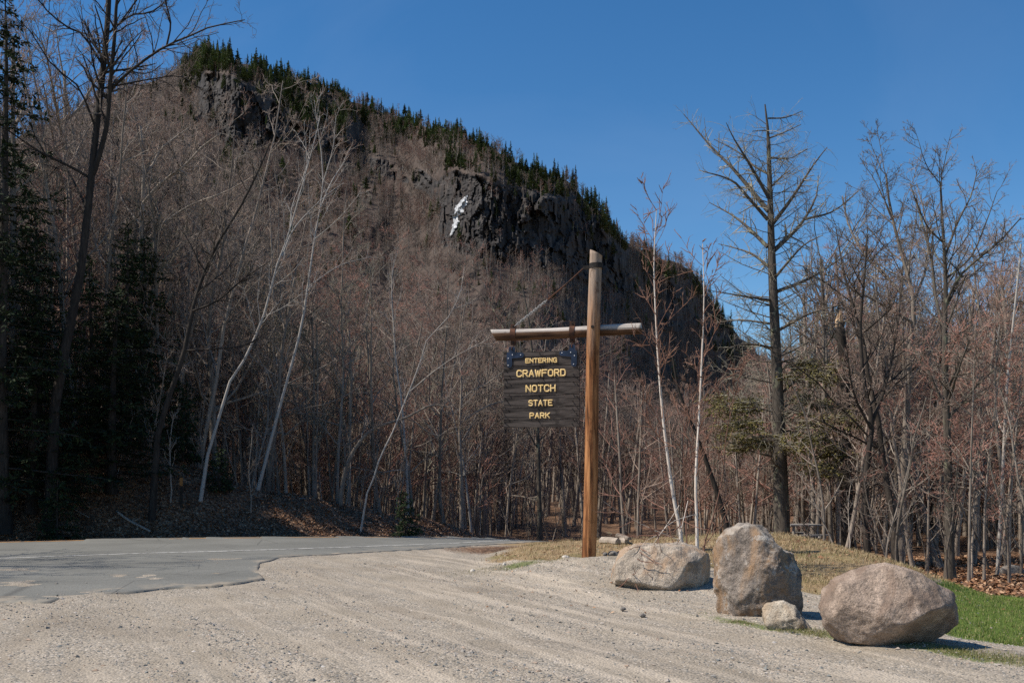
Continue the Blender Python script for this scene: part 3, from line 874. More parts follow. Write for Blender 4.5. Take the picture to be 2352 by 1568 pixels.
hero('birch_tree', 'white birch bending over at mid-height on the bank across the road', 33, [(460, 1100), (508, 942), (528, 876), (554, 840), (604, 729), (635, 612), (652, 570), (668, 520), (690, 441), (722, 325), (735, 270)], 19, 3, SP_B, 'birch', 'twig_birch',
     [([(648, 588), (672, 530), (715, 480), (760, 440), (790, 420)], 8, 2, 1.2), ([(604, 729), (660, 700), (720, 650)], 5, 2, -1.4), ([(666, 532), (672, 470), (705, 380), (712, 300)], 6, 2, .9)], 204, kw=.42)
hero('birch_tree', 'tallest white birch with forked white top across the road', 35.5, [(590, 1135), (625, 1000), (652, 900), (690, 760), (708, 650), (722, 550), (735, 480), (742, 420), (738, 350), (728, 280), (722, 230)], 20, 3, SP_B, 'birch', 'twig_birch',
     [([(735, 480), (760, 420), (785, 380), (805, 340)], 8, 2, 1.2), ([(742, 420), (765, 340), (772, 270), (790, 230)], 7, 2, -1), ([(722, 550), (780, 500), (830, 440)], 6, 2, -1.2), ([(705, 660), (780, 610), (850, 590)], 5, 2, 1.5)], 205, kw=.42)
hero('birch_tree', 'slim crooked white birch leaning out from the bank top', 36, [(828, 1165), (860, 1093), (873, 1050), (901, 994), (925, 935), (951, 870), (974, 805), (983, 775), (1015, 745), (1041, 711), (1060, 660)], 11, 3, dict(SP_B, n1=9, l1=.16), 'birch', 'twig',
     [([(940, 900), (1000, 850), (1060, 810), (1120, 780)], 6, 2, -1.2)], 206, kw=.42)
hero('birch_tree', 'straight greyish birch with peeling patches among brown trunks', 43, [(938, 1165), (930, 1020), (921, 913), (910, 840), (905, 762), (899, 668), (905, 600)], 16, 4, SP_B, 'birch', 'twig', (), 207, kw=.42)
hero('maple_tree', 'arching dark tree stooping low along the bank top', 38, [(780, 1150), (800, 1060), (850, 990), (930, 960), (990, 930), (1030, 935)], 14, 4, dict(SP_H, l1=.25, t1=(.3, 1)), 'bark', 'twig', (), 208)
hero('maple_tree', 'lichen-spotted tree with red buds rising above the sign beam', 52, [(1240, 1195), (1235, 1000), (1225, 850), (1215, 740), (1200, 660)], 14, 4, dict(SP_H, n1=14, l1=.4, t1=(.3, 1)), 'bark_lichen', 'twig_red', [([(1232, 950), (1290, 900), (1360, 830), (1420, 800)], 7, 2, -2), ([(1225, 850), (1160, 760), (1120, 690), (1060, 640)], 7, 2, 2)], 209)
hero('maple_tree', 'leaning dark trunk propped behind the young birches', 24, [(1675, 1225), (1640, 1110), (1600, 1000), (1560, 900), (1545, 820)], 17, 5, dict(SP_H, n1=8, l1=.25), 'bark_dark', 'twig', (), 210)
SP_OAK = dict(n1=18, n2=7, n3=7, n4=3, t1=(.35, 1), l1=.30, a1=(.7, .2), up1=.10, ne=14)
hero('oak_tree', 'tall straight bare oak with broad fan-shaped crown behind the lawn', 21.5, [(2182, 1350), (2178, 1100), (2172, 900), (2170, 760), (2172, 640), (2165, 520), (2160, 420)], 30, 5, SP_OAK, 'bark_lichen', 'twig_dark',
     [([(2172, 760), (2150, 690), (2140, 600), (2115, 500), (2090, 420)], 10, 3, 1.2), ([(2172, 700), (2200, 640), (2240, 600), (2290, 560), (2345, 500)], 9, 3, -1.2), ([(2170, 590), (2200, 510), (2230, 450), (2245, 390)], 8, 2, .9),
      ([(2170, 560), (2130, 520), (2100, 450)], 6, 2, -1), ([(2172, 640), (2230, 590), (2265, 510), (2290, 440)], 7, 2, 1.5)], 211)
hero('oak_tree', 'wide-spreading bare oak with curved limbs beside the dying hemlock', 25, [(2065, 1260), (2080, 1000), (2090, 800), (2100, 700), (2070, 580), (2045, 480), (2035, 400)], 26, 5, SP_OAK, 'bark', 'twig_dark',
     [([(2098, 700), (2040, 640), (1990, 590), (1950, 520), (1935, 450)], 10, 3, 1.5), ([(2095, 740), (2010, 690), (1950, 660), (1900, 610)], 8, 2, -1.5), ([(2100, 690), (2130, 600), (2125, 500), (2105, 420)], 9, 2, 1)], 212)
hero('maple_tree', 'multi-stemmed dark tree forking low behind the grassy mound', 22.5, [(1992, 1290), (1988, 1150), (1992, 1060), (2003, 970), (1985, 880), (1976, 760), (1985, 640), (1992, 540)], 21, 4, dict(SP_H, n1=12, l1=.22), 'bark_dark', 'twig',
     [([(2003, 970), (2035, 880), (2060, 760), (2070, 660)], 11, 3, 1), ([(2000, 985), (1960, 900), (1945, 800)], 8, 3, -.8), ([(1990, 1060), (2050, 1000), (2110, 960), (2180, 930)], 5, 2, -1.5)], 213)
hero('birch_tree', 'white birch trunk among red-budded twigs at the lawn edge', 23, [(2288, 1365), (2300, 1150), (2312, 900), (2325, 760), (2338, 640), (2345, 560)], 13, 5, dict(SP_B, n1=8), 'birch', 'twig_birch', (), 214, kw=.7)
for i, (x0, x1, yt) in enumerate([(2225, 2240, 760), (2260, 2300, 820), (2318, 2352, 780), (2130, 2140, 880), (2345, 2375, 760)]):
    hero('maple_tree', ['thin red-budded maple just beside the tall straight oak', 'thin red-budded maple by the birch, leaning outward', 'red-budded maple past the birch at the lawn edge', 'short red-budded maple between the two bare oaks', 'last red-budded maple beyond the birch at the lawn edge'][i],
         20.5 + i * .6, [(x0, 1345), (x0 + 3, 1150), ((x0 + x1) / 2, 980), (x1, yt)], 9, 2, dict(SP_SLIM, n1=16, n2=6, l1=.42, t1=(.2, 1)), 'bark', 'twig_red', (), 220 + i)

# broken-off snag
r = np.random.default_rng(5)
P = pxpath([(1947, 1230), (1942, 1000), (1940, 860), (1934, 790), (1928, 742)], 26, 0, 16)
b = on_ground(P[0, 0], P[0, 1]); P[0] = b; P = P - b
g1, g2 = Geo(), Geo()
R = np.linspace(15, 10, 16) * 26 / F
g1.tubes(P, R, 12, 0, True)
for i in range(7):
    a = i * .9
    c0 = P[-1] + np.array([math.cos(a) * R[-1] * .6, math.sin(a) * R[-1] * .6, -.1])
    g2.tubes(np.array([c0, c0 + [0, 0, .2], c0 + [-.03 * math.cos(a), 0, r.uniform(.25, .5)]]), np.array([.045, .035, .006]), 5, 0)
M['splinter'] = plain_mat('raw_broken_wood', (.32, .20, .11), (.55, .40, .26), 8, None)
snag = plant('dead_snag', b, [('trunk', g1.mesh('trunk', M['bark_dark'])), ('splintered_top', g2.mesh('splintered_top', M['splinter']))], 'dark dead trunk snapped off with pale splintered top', 'tree')

# ------------------------------------------------------------------ conifers
def needle_cards(P, R, r, per_len, ln, w, droop=.15, flat=.35, t=(.12, 1)):
    """short needle sprays along paths: thin three-cornered blades, in pairs"""
    P2, R2 = sprout(P, R, 1, r, t, (.9, .25), ln, .45, .3, 1, .001, 1, 1, 0, -droop, per_len, flat)
    A, B = P2[:, 0], P2[:, 1]
    d = nrm(B - A)
    side = nrm(np.cross(d, r.normal(0, 1, A.shape) * .5 + np.array([0, 0, 1.0])))
    ww = (w * r.uniform(.6, 1.3, len(A)))[:, None]
    mid = A * .55 + B * .45
    V = np.stack([A, mid + side * ww, B, mid - side * ww], 1)
    return V.reshape(-1, 3), np.arange(len(V) * 4).reshape(-1, 4)

def conifer_mesh(H, r0, rad, seed, nb=110, per_len=26, t0=.08, mat='needle', gap=0.0, droop=-.03, blade=(.20, .028)):
    r = np.random.default_rng(seed)
    P, R = trunk_path(H, r0, r, .015, .012)
    gt, gc = Geo(), Geo()
    gt.tubes(P, R, 9, 0)
    t = t0 + (1 - t0) * np.sort(r.uniform(0, 1, nb)) ** .95
    f = t * 14; i0 = np.minimum(f.astype(int), 13)
    S = P[0][i0] + (P[0][i0 + 1] - P[0][i0]) * (f - i0)[:, None]
    az = np.arange(nb) * 2.4 + r.normal(0, .4, nb)
    up = .05 + .5 * t
    d = nrm(np.stack([np.cos(az), np.sin(az), up * .7 - .1], 1))
    L = rad * (1 - t) ** .75 * r.uniform(.6, 1.15, nb) + .12
    if gap:
        L *= np.where(r.uniform(0, 1, nb) < gap, .35, 1)
    B = grow(S, d, L, 6, .05, droop, r)
    RB = np.maximum(.022 * L / rad * 1.3, .006)[:, None] * np.linspace(1, .3, 7)[None]
    gt.tubes(B, RB, 4, 0)
    B2, RB2 = sprout(B, RB, 9, r, (.15, .98), (.85, .15), None, .36, .5, .6, .003, .5, 3, .06, -.02, None, .3)
    gc.tubes(B2, RB2, 3, 1)
    for A, Bq, pl in ((B, RB, per_len), (B2, RB2, per_len)):
        V, q = needle_cards(A, Bq, r, pl, *blade)
        gc.add(V, q, 0)
    return gt.mesh('trunk', M['bark_dark']), gc.mesh('foliage', [M[mat], M['bark_dark']], False)
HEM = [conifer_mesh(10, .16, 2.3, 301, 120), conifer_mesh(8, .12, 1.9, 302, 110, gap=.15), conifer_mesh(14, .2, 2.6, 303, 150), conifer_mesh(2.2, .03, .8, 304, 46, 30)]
def place_hem(i, X, Y, label, rot, sc=1.0, group=None, name='hemlock_tree'):
    b = on_ground(X, Y); b[2] -= .08
    return plant(name, b, [('trunk', HEM[i][0]), ('foliage', HEM[i][1])], label, 'tree', group, rot, sc)
def at_px(x, Y):
    return (x - CX) / F * Y, Y
place_hem(2, *at_px(5, 29.5), 'big dark conifer towering at the shaded end of the road bank', .3, 1.15)
place_hem(1, *at_px(215, 32.5), 'dark green hemlock growing close beside the double-stemmed tree', 1.3, .85)
place_hem(1, *at_px(292, 34.5), 'dark green hemlock standing between two dark leaning trunks', 2.6, .95)
place_hem(0, *at_px(88, 33), 'dark green hemlock in deep shade behind the double-stemmed tree', 4.1, .8)
for x, Y, q, rz, sc, lab in ((255, 32.0, 1, 3.4, (1.3, 1.3, .8), 'low broad hemlock in front of the two dark leaning trunks'), (325, 36.0, 1, 5.1, (1.25, 1.25, .95), 'broad dark hemlock at the foot of the gnarled oak'), (70, 30.5, 1, 4.4, (1.3, 1.3, .75), 'low broad hemlock on the darkest part of the bank')):
    place_hem(q, *at_px(x, Y), lab, rz, sc)
place_hem(3, *at_px(930, 33.2), 'small bushy green conifer on the bank below the greyish birch', .7, .75)
place_hem(3, *at_px(505, 34), 'little green conifer on the bank at the bent birch', 1.9, .7)
place_hem(3, *at_px(130, 29.0), 'little dark conifer low on the shaded bank', 3.1, .9)
place_hem(3, *at_px(420, 35), 'little green conifer behind the dark leaning tree', 3.9, 1.1)
# conifers just past the picture's edge, whose shade falls on the bank and road
for i, (X, Y, q, sc) in enumerate([(-19.5, 27.6, 2, 1.0), (-22, 30.5, 2, 1.2), (-24.5, 27, 0, 1.2), (-21.5, 33.5, 2, 1.0), (-27, 31, 2, 1.1), (-18.6, 33, 0, 1.0), (-24, 36, 2, 1.0), (-29.5, 27, 2, 1.1), (-17.4, 26.8, 0, 1.0), (-20.5, 25.6, 2, .9), (-18.2, 30.2, 2, .9)]):
    place_hem(q, X, Y, 'dark conifer in the shady stand beyond the end of the road bank', i * 1.7, sc, 'conifers of the shady stand')

# bare roadside trees just past the picture's edge, casting their streaky shade over the asphalt
for i, (X, Y, q, sc) in enumerate([(-17.4, 17.0, 0, 1.15), (-20, 16.3, 5, 1.1), (-22.6, 15.5, 1, 1.1), (-25, 14.8, 0, 1.1), (-18.6, 13.9, 1, .95)]):
    plant('bare_tree', on_ground(X, Y), [('trunk', PROTO[q][0]), ('crown', PROTO[q][1])], 'bare roadside tree on the near verge up the road', 'tree', 'bare trees on the near verge', i * 1.3, sc)

# half-dead hemlock with lichened limbs behind the mound
r = np.random.default_rng(77)
Yh = 27.0
P = pxpath([(1797, 1240), (1790, 1000), (1782, 800), (1773, 600), (1768, 420), (1763, 290), (1757, 240)], Yh, 0, 20)
b = on_ground(P[0, 0], P[0, 1]); b[2] -= .1; P[0] = b; P = P - b
R = np.interp(np.linspace(0, 1, 20), [0, .25, .6, .9, 1], [20, 14.5, 10, 4.5, 1.5]) * Yh / F
gt, gc, gf = Geo(), Geo(), Geo()
gt.tubes(P, R, 12, 0)
LB = [([(1765, 485), (1687, 391), (1636, 340), (1570, 262)], 12, 1.2), ([(1765, 453), (1718, 371), (1687, 321), (1668, 282)], 9, -1), ([(1763, 504), (1718, 453), (1680, 414), (1605, 391)], 9, -1.5),
      ([(1763, 567), (1715, 520), (1680, 493), (1629, 465)], 10, 1.3), ([(1773, 516), (1812, 465), (1843, 418), (1871, 375), (1900, 338)], 10, -1), ([(1778, 575), (1820, 536), (1847, 504), (1875, 450), (1879, 403)], 11, 1.2),
      ([(1847, 504), (1914, 485), (1972, 438)], 6, 1), ([(1765, 272), (1805, 270), (1843, 255)], 4, .5), ([(1765, 318), (1797, 306), (1840, 286)], 4, -.6), ([(1765, 362), (1812, 364), (1855, 342)], 4, .7), ([(1764, 300), (1745, 300), (1728, 302)], 3, -.4),
      ([(1765, 400), (1730, 380), (1700, 352), (1640, 320)], 6, 1), ([(1770, 430), (1795, 405), (1815, 392)], 4, -.4), ([(1775, 690), (1707, 680), (1636, 668)], 7, -1.2), ([(1783, 670), (1863, 637), (1960, 575)], 9, 1.4), ([(1778, 640), (1820, 590), (1850, 560), (1890, 540)], 7, -1.2),
      ([(1775, 620), (1730, 585), (1690, 570), (1650, 560)], 8, 1.1), ([(1783, 745), (1700, 735), (1640, 742)], 7, 1.3), ([(1785, 760), (1860, 720), (1930, 700)], 8, -1.4), ([(1785, 800), (1720, 790), (1660, 800)], 6, -1)]
paths, rr = [], []
for pts, w, dd in LB:
    paths.append(pxpath(pts, Yh, dd, 10) - b); rr.append(np.linspace(w, 1.6, 10) * Yh / F / 2)
LP, LR = np.array(paths), np.array(rr)
gc.tubes(LP, LR, 6, 0)
AP, AR = sprout(P[None], R[None], 95, r, (.16, .97), (1.35, .18), None, .17, .5, .16, .010, .3, 9, .07, .03)     # whorled small branches
gc.tubes(AP, AR, 4, 0)
for A, B in ((LP, LR), (AP, AR)):
    T1, T1r = sprout(A, B, 0, r, (.12, 1), (.9, .3), .75, .45, .4, .5, .0048, .4, 5, .12, -.03, 9)
    gc.tubes(T1, T1r, 3, 1)
    T2, T2r = sprout(T1, T1r, 2, r, (.1, 1), (.8, .3), None, .45, .3, .8, .0032, .6, 3, .14, -.05)
    gc.tubes(T2, T2r, 3, 1)
def clump(x, y, wx, wy, n, dY, seed):
    q = np.random.default_rng(seed)
    A, B = [], []
    for i in range(n):
        u = q.uniform(-1, 1); v = q.uniform(-1, 1)
        Yc = Yh + dY + q.normal(0, .45)
        c0 = px(x + u * wx * .8, y + v * wy, Yc) - b
        ax = math.atan2(0, x - 1785) + q.normal(0, .7)
        A.append([c0, c0 + np.array([math.cos(ax) * .35, math.sin(ax) * .35, -.02]), c0 + np.array([math.cos(ax) * .7, math.sin(ax) * .7, -.10])])
        B.append([.012, .008, .004])
    A, B = np.array(A), np.array(B)
    gc.tubes(A, B, 3, 1)
    S2, S2r = sprout(A, B, 6, q, (.05, 1), (.9, .2), .42, .45, .3, .6, .003, .6, 3, .08, -.04, None, .3)
    gc.tubes(S2, S2r, 3, 1)
    for a_, b_ in ((A, B), (S2, S2r)):
        V, f_ = needle_cards(a_, b_, q, 30, .13, .018)
        gf.add(V, f_, 0)
for i, (x, y, wx, wy, n, dY) in enumerate([(1850, 850, 60, 22, 34, -.3), (1715, 925, 60, 20, 36, .4), (1725, 980, 55, 18, 22, -.6), (1880, 965, 70, 20, 40, -.7), (1745, 1015, 65, 16, 28, .5), (1905, 1030, 50, 22, 40, -.2), (1860, 1075, 55, 14, 22, -.9), (1835, 920, 40, 14, 14, .5), (1815, 1010, 50, 20, 22, -1.0)]):
    clump(x, y, wx, wy, n, dY, 400 + i)
plant('hemlock_tree', b, [('trunk', gt.mesh('trunk', M['bark_lichen'])), ('crown', gc.mesh('crown', [M['bark_lichen'], M['twig_grey']])), ('foliage', gf.mesh('foliage', M['needle_olive'], False))],
      'dying hemlock with bare pointed top and few olive needle clumps', 'tree')

# ------------------------------------------------------------------ young birches behind the first boulder
def young(name, label, Y, trunk, w0, w1, bark, twig, seed, n1=26, limbs=(), ls=.24, t1=(.18, 1)):
    hero(name, label, Y, trunk, w0, w1, dict(n1=n1, n2=5, n3=3, n4=0, t1=t1, l1=ls, a1=(.62, .2), up1=.06, up2=.03, r3=.0024, w1=.07, ne=12, rf1=.3, rm1=.005), bark, twig, limbs, seed, n=18, crownmat='redstem', kw=.52)
DR = [([(1570, 1243), (1500, 1215), (1430, 1180), (1385, 1150)], 3.2, 1, -.4), ([(1600, 1180), (1540, 1200), (1500, 1250), (1470, 1300), (1440, 1330)], 3, 1, -1.3), ([(1580, 1150), (1560, 1230), (1530, 1300), (1520, 1350)], 3, 1, -1.4), ([(1560, 1160), (1520, 1220), (1480, 1245), (1460, 1290)], 2.6, 1, -1.3)]
young('young_birch', 'young white birch leaning toward the sign behind the pale flat boulder', 15.4, [(1572, 1255), (1557, 1190), (1545, 1130), (1525, 980), (1512, 830), (1505, 700), (1502, 600), (1508, 480)], 17, 3, 'birch_warm', 'twig_birch', 501, 30, DR[:1])
young('young_birch', 'upright young white birch behind the pale flat boulder', 15.0, [(1602, 1262), (1600, 1180), (1598, 1100), (1606, 950), (1613, 800), (1617, 680), (1614, 560)], 15, 3, 'birch_warm', 'twig_birch', 502, 28, DR[1:])
young('birch_sapling', 'thin straight red-brown sapling beside the leaning young birch', 15.3, [(1578, 1255), (1573, 1130), (1570, 1000), (1575, 900)], 6, 2, 'redstem', 'twig_birch', 503, 10)
young('birch_sapling', 'curving red-brown sapling slanting toward the tall rough boulder', 14.9, [(1611, 1265), (1640, 1180), (1660, 1090), (1668, 1000), (1690, 900), (1710, 820)], 7, 2, 'redstem', 'twig_birch', 504, 14)
young('birch_sapling', 'thin dark sapling bent low beside the curving sapling', 14.8, [(1606, 1265), (1650, 1210), (1690, 1140), (1740, 1070)], 4, 1.5, 'redstem', 'twig_birch', 505, 8)

# ------------------------------------------------------------------ trees of the far woods
def far_bare(seed, H, r0, twig, n1=12, n2=6, rt=.03, bark='far_bark', n3=0):
    r = np.random.default_rng(seed)
    P, R = trunk_path(H, r0, r, .04, .03, 6, .04)
    g = Geo()
    g.tubes(P, R, 4, 0)
    P1, R1 = sprout(P, R, n1, r, (.25, .98), (.85, .25), None, .40, .5, .5, rt * 1.4, .5, 3, .14, .07)
    g.tubes(P1, R1, 3, 1)
    P2, R2 = sprout(P1, R1, n2, r, (.2, 1), (.8, .25), None, .5, .3, .6, rt, .5, 2, .15, .04)
    g.tubes(P2, R2, 3, 1)
    if n3:
        P3, R3 = sprout(P2, R2, n3, r, (.2, 1), (.7, .2), None, .55, .3, .6, rt * .6, .6, 2, .12, .06)
        g.tubes(P3, R3, 3, 1)
    return g.mesh('far_tree', [M[bark], M[twig]])
def far_conifer(seed, H, rad, t0=.08):
    r = np.random.default_rng(seed)
    P, R = trunk_path(H, H * .014, r, .02, .01, 5, .02)
    g = Geo()
    g.tubes(P, R, 4, 1)
    nb = 330
    t = t0 + (1 - t0) * r.uniform(0, 1, nb) ** .9
    az = r.uniform(0, 6.28, nb)
    L = rad * (1 - t) ** .8 * r.uniform(.35, 1.15, nb) * (1 + .35 * np.sin(az + seed) * np.sin(t * 23 + seed)) + .12
    S = np.stack([np.zeros(nb), np.zeros(nb), t * H], 1)
    d = nrm(np.stack([np.cos(az), np.sin(az), .25 * t - .10 + r.normal(0, .18, nb)], 1))
    B = S + d * L[:, None]
    sd = nrm(np.cross(d, np.array([0, 0, 1.0]) + r.normal(0, .35, (nb, 3))))
    w = (.13 * L + .06)[:, None]
    m = S * .45 + B * .55 + np.array([0, 0, .06 * H / 10])
    V = np.stack([S, m + sd * w, B, m - sd * w], 1)
    g.add(V, np.arange(nb * 4).reshape(-1, 4), 0)
    return g.mesh('far_conifer', [M['needle_far'], M['far_bark']], False)
def hidden(name, meshes):
    c = bpy.data.collections.new(name)
    for i, m in enumerate(meshes):
        c.objects.link(bpy.data.objects.new('%s_%02d' % (name, i), m))
    return c
def scatter(name, label, pts, sc, rz, pick, coll):
    me = bpy.data.meshes.new(name)
    n = len(pts)
    me.vertices.add(n)
    me.vertices.foreach_set('co', np.asarray(pts, np.float32).ravel())
    for nm, typ, v in (('sc', 'FLOAT_VECTOR', sc), ('rz', 'FLOAT', rz), ('pick', 'INT', pick)):
        at = me.attributes.new(nm, typ, 'POINT')
        at.data.foreach_set('vector' if typ == 'FLOAT_VECTOR' else 'value', np.asarray(v, np.int32 if typ == 'INT' else np.float32).ravel())
    ng = bpy.data.node_groups.new(name, 'GeometryNodeTree')
    ng.interface.new_socket('Geometry', in_out='INPUT', socket_type='NodeSocketGeometry')
    ng.interface.new_socket('Geometry', in_out='OUTPUT', socket_type='NodeSocketGeometry')
    N = ng.nodes.new
    gi, go, ip, ci = N('NodeGroupInput'), N('NodeGroupOutput'), N('GeometryNodeInstanceOnPoints'), N('GeometryNodeCollectionInfo')
    ci.inputs['Collection'].default_value = coll
    ci.inputs['Separate Children'].default_value = True
    ci.inputs['Reset Children'].default_value = True
    ip.inputs['Pick Instance'].default_value = True
    def na(nm, typ):
        a = N('GeometryNodeInputNamedAttribute'); a.data_type = typ; a.inputs['Name'].default_value = nm
        return a.outputs['Attribute']
    cx_ = N('ShaderNodeCombineXYZ')
    Lk = ng.links.new
    Lk(na('rz', 'FLOAT'), cx_.inputs[2])
    Lk(gi.outputs[0], ip.inputs['Points']); Lk(ci.outputs[0], ip.inputs['Instance']); Lk(na('pick', 'INT'), ip.inputs['Instance Index'])
    Lk(cx_.outputs[0], ip.inputs['Rotation']); Lk(na('sc', 'FLOAT_VECTOR'), ip.inputs['Scale']); Lk(ip.outputs[0], go.inputs[0])
    o = link(name, me)
    md = o.modifiers.new('scatter', 'NODES')
    md.node_group = ng
    return tag(o, label, 'woods', None, 'stuff')

# mid-distance woods on the valley floor and lower slope
r = np.random.default_rng(900)
MID = hidden('mid_tree', [far_bare(910 + i, 10, .10, ['twig_far', 'twig_far', 'twig_far_red', 'twig_far', 'twig_far'][i], 15, 7, .017, ['bark_pale', 'bark', 'bark', 'bark_pale', 'bark_pale'][i], 4) for i in range(5)])
pp, ss = [], []
YM = 62 + (540 - 62) * r.uniform(0, 1, 14000) ** .75
XM = r.uniform(-.75, .85, 14000) * YM
keepm = YM > 0
XM, YM = XM[keepm], YM[keepm]
ZM = ground(XM, YM)
xm = CX + XM / YM * F
cap = CZ + (HY - (np.interp(xm, CAPX, CAPY) + r.uniform(0, 200, len(xm)))) / F * YM - ZM
hm = np.clip(np.minimum(cap, r.uniform(9, 14, len(xm))), 5, 15) / 10
wm = hm * r.uniform(.85, 1.15, len(xm))
scatter('valley_woods', 'dense bare brown woods filling the valley below the mountain', np.stack([XM, YM, ZM - .1], 1), np.stack([wm, wm, hm], 1), r.uniform(0, 6.28, len(xm)), r.choice(5, len(xm), p=[.28, .25, .12, .2, .15]), MID)

# brushy young growth standing between the nearer trees
THK = hidden('thicket_stem', [far_bare(960 + i, 7, .04, ['twig', 'twig_grey', 'twig_red'][i], 14, 7, .006, ['bark', 'bark_pale', 'bark_pale'][i], 4) for i in range(3)])
YT_ = 29 + 62 * r.uniform(0, 1, 5200); XT_ = r.uniform(-.7, .75, 5200) * YT_
sT = road_coord(XT_, YT_)[0]
kT = (sT > 10) | ((sT < -6) & (YT_ > 30) & (XT_ > .05 * YT_))
XT_, YT_ = XT_[kT][:2300], YT_[kT][:2300]
ZT_ = ground(XT_, YT_)
capT = CZ + (HY - (np.interp(CX + XT_ / YT_ * F, CAPX, CAPY) + 60)) / F * YT_ - ZT_
hT = np.clip(np.minimum(capT, r.uniform(3.5, 10, len(XT_))), 2.5, 10) / 7
scatter('woodland_thicket', 'brushy leafless young growth between the nearer trees', np.stack([XT_, YT_, ZT_ - .1], 1), np.stack([hT * .9, hT * .9, hT], 1), r.uniform(0, 6.28, len(XT_)), r.choice(3, len(XT_), p=[.5, .3, .2]), THK)

# trees on the mountain itself
FARB = hidden('hill_tree', [far_bare(930 + i, 10, .12, ['twig_far', 'twig_far', 'twig_far', 'twig_far_red'][i], 13, 7, .042) for i in range(4)])
CONM = [far_conifer(940 + i, 10, [2.4, 1.9, 3.0, 1.7, 3.4, 2.1][i], [.08, .2, .05, .25, .3, .12][i]) for i in range(6)]
FARC = hidden('hill_conifer', CONM)
cellA = np.abs(np.gradient(MX, axis=0)) * (np.abs(np.gradient(D, axis=1)) + .35 * np.abs(np.gradient(MZ, axis=1)))
yk = YY - ysky[:, None]
cz = .9 * sstep(105, 25, yk) * sstep(400, 470, XX) * sstep(1450, 1400, XX)                      # dark crest
cz = np.maximum(cz, .62 * sstep(990, 1030, XX) * sstep(1450, 1420, XX) * sstep(135, 90, yk))     # above the big cliff
cz = np.maximum(cz, .6 * sstep(600, 640, XX) * sstep(860, 800, XX) * sstep(130, 80, yk))
cz = np.maximum(cz, .25 * sstep(150, 100, yk) * sstep(1440, 1480, XX) * sstep(1720, 1680, XX))
cz = np.maximum(cz, .04)
gapn = sstep(-.15, .2, fbm(XX / 28, YY / 20, 0, 4, 95))
cz = np.clip(cz * (.12 + 1.0 * gapn), 0, .95)
cz *= 1 - .9 * sstep(870, 930, XX) * sstep(1030, 1000, XX) * sstep(35, 60, yk)
def sample(wt, n, seed):
    q = np.random.default_rng(seed)
    w = (wt * cellA).ravel(); w = w / w.sum()
    k_ = q.choice(w.size, n, p=w)
    i, j = np.unravel_index(k_, cellA.shape)
    i2, j2 = np.clip(i + q.choice([-1, 1], n), 0, len(xc) - 1), np.clip(j + q.choice([-1, 1], n), 0, nr - 1)
    f1, f2 = q.uniform(0, .5, (n, 1)), q.uniform(0, .5, (n, 1))
    p = MV[i, j] + (MV[i2, j] - MV[i, j]) * f1 + (MV[i, j2] - MV[i, j]) * f2
    return p, XX[i, j], YY[i, j]
open_ = 1 - np.clip(cliff * 1.25, 0, 1)
inview = sstep(-350, -250, XX) * sstep(2750, 2600, XX)
area = (cellA * inview * open_).sum()
pb, xb, yb = sample(inview * open_ * (1 - cz) * (1 + 1.2 * sstep(1420, 1470, XX) * sstep(1760, 1720, XX)) * (.35 + .65 * sstep(-.5, .2, fbm(XX / 26, YY / 22, 0, 3, 94))) + (.10 + .35 * sstep(1420, 1470, XX)) * cliff * inview, 26000, 96)
hb_ = r.uniform(.6, 1.35, len(pb)) * np.interp(xb, [1300, 1500], [1.0, .9])
scatter('mountain_woods', 'bare brown woods covering the mountain slope', pb - [0, 0, .3], np.stack([hb_, hb_, hb_], 1), r.uniform(0, 6.28, len(pb)), np.clip(np.floor(2 + 2.2 * fbm(xb / 60, yb / 50, 0, 2, 93) + r.normal(0, .8, len(pb))), 0, 3).astype(int), FARB)
pc, xk, ykk = sample(inview * np.clip(open_ + .14 * cliff, 0, 1) * np.maximum(cz, .12 * cliff), 4600, 97)
hc = np.clip(np.exp(r.normal(-.35, .38, len(pc))), .3, 1.55)
hc *= np.interp(xk, [430, 800, 1000, 1250, 1400], [1.45, 1.15, .95, 1.05, 1.25])
skyl = np.interp(xk, xc, ysky)
order = np.argsort((ykk - skyl) - 60 * hc)
scatter('mountain_conifers', 'dark conifers mixed through the woods on the mountain', pc[order[280:]] - [0, 0, .3], np.repeat(hc[order[280:], None], 3, 1), r.uniform(0, 6.28, len(pc) - 280), r.choice(6, len(pc) - 280), FARC)
for q in order[:280]:
    lab = 'dark conifer on the mountain crest above the %s cliff' % ('upper' if xk[q] < 860 else 'main') if (xk[q] < 860 or xk[q] > 1010) else 'dark conifer on the crest between the two cliffs'
    o = link('ridge_conifer', CONM[r.integers(6)], None, pc[q] - np.array([0, 0, .3]), (0, 0, r.uniform(0, 6.28)))
    o.scale = (hc[q] * r.uniform(.8, 1.1),) * 2 + (hc[q] * 1.08,)
    tag(o, lab, 'tree', lab.replace('dark conifer', 'conifers'))
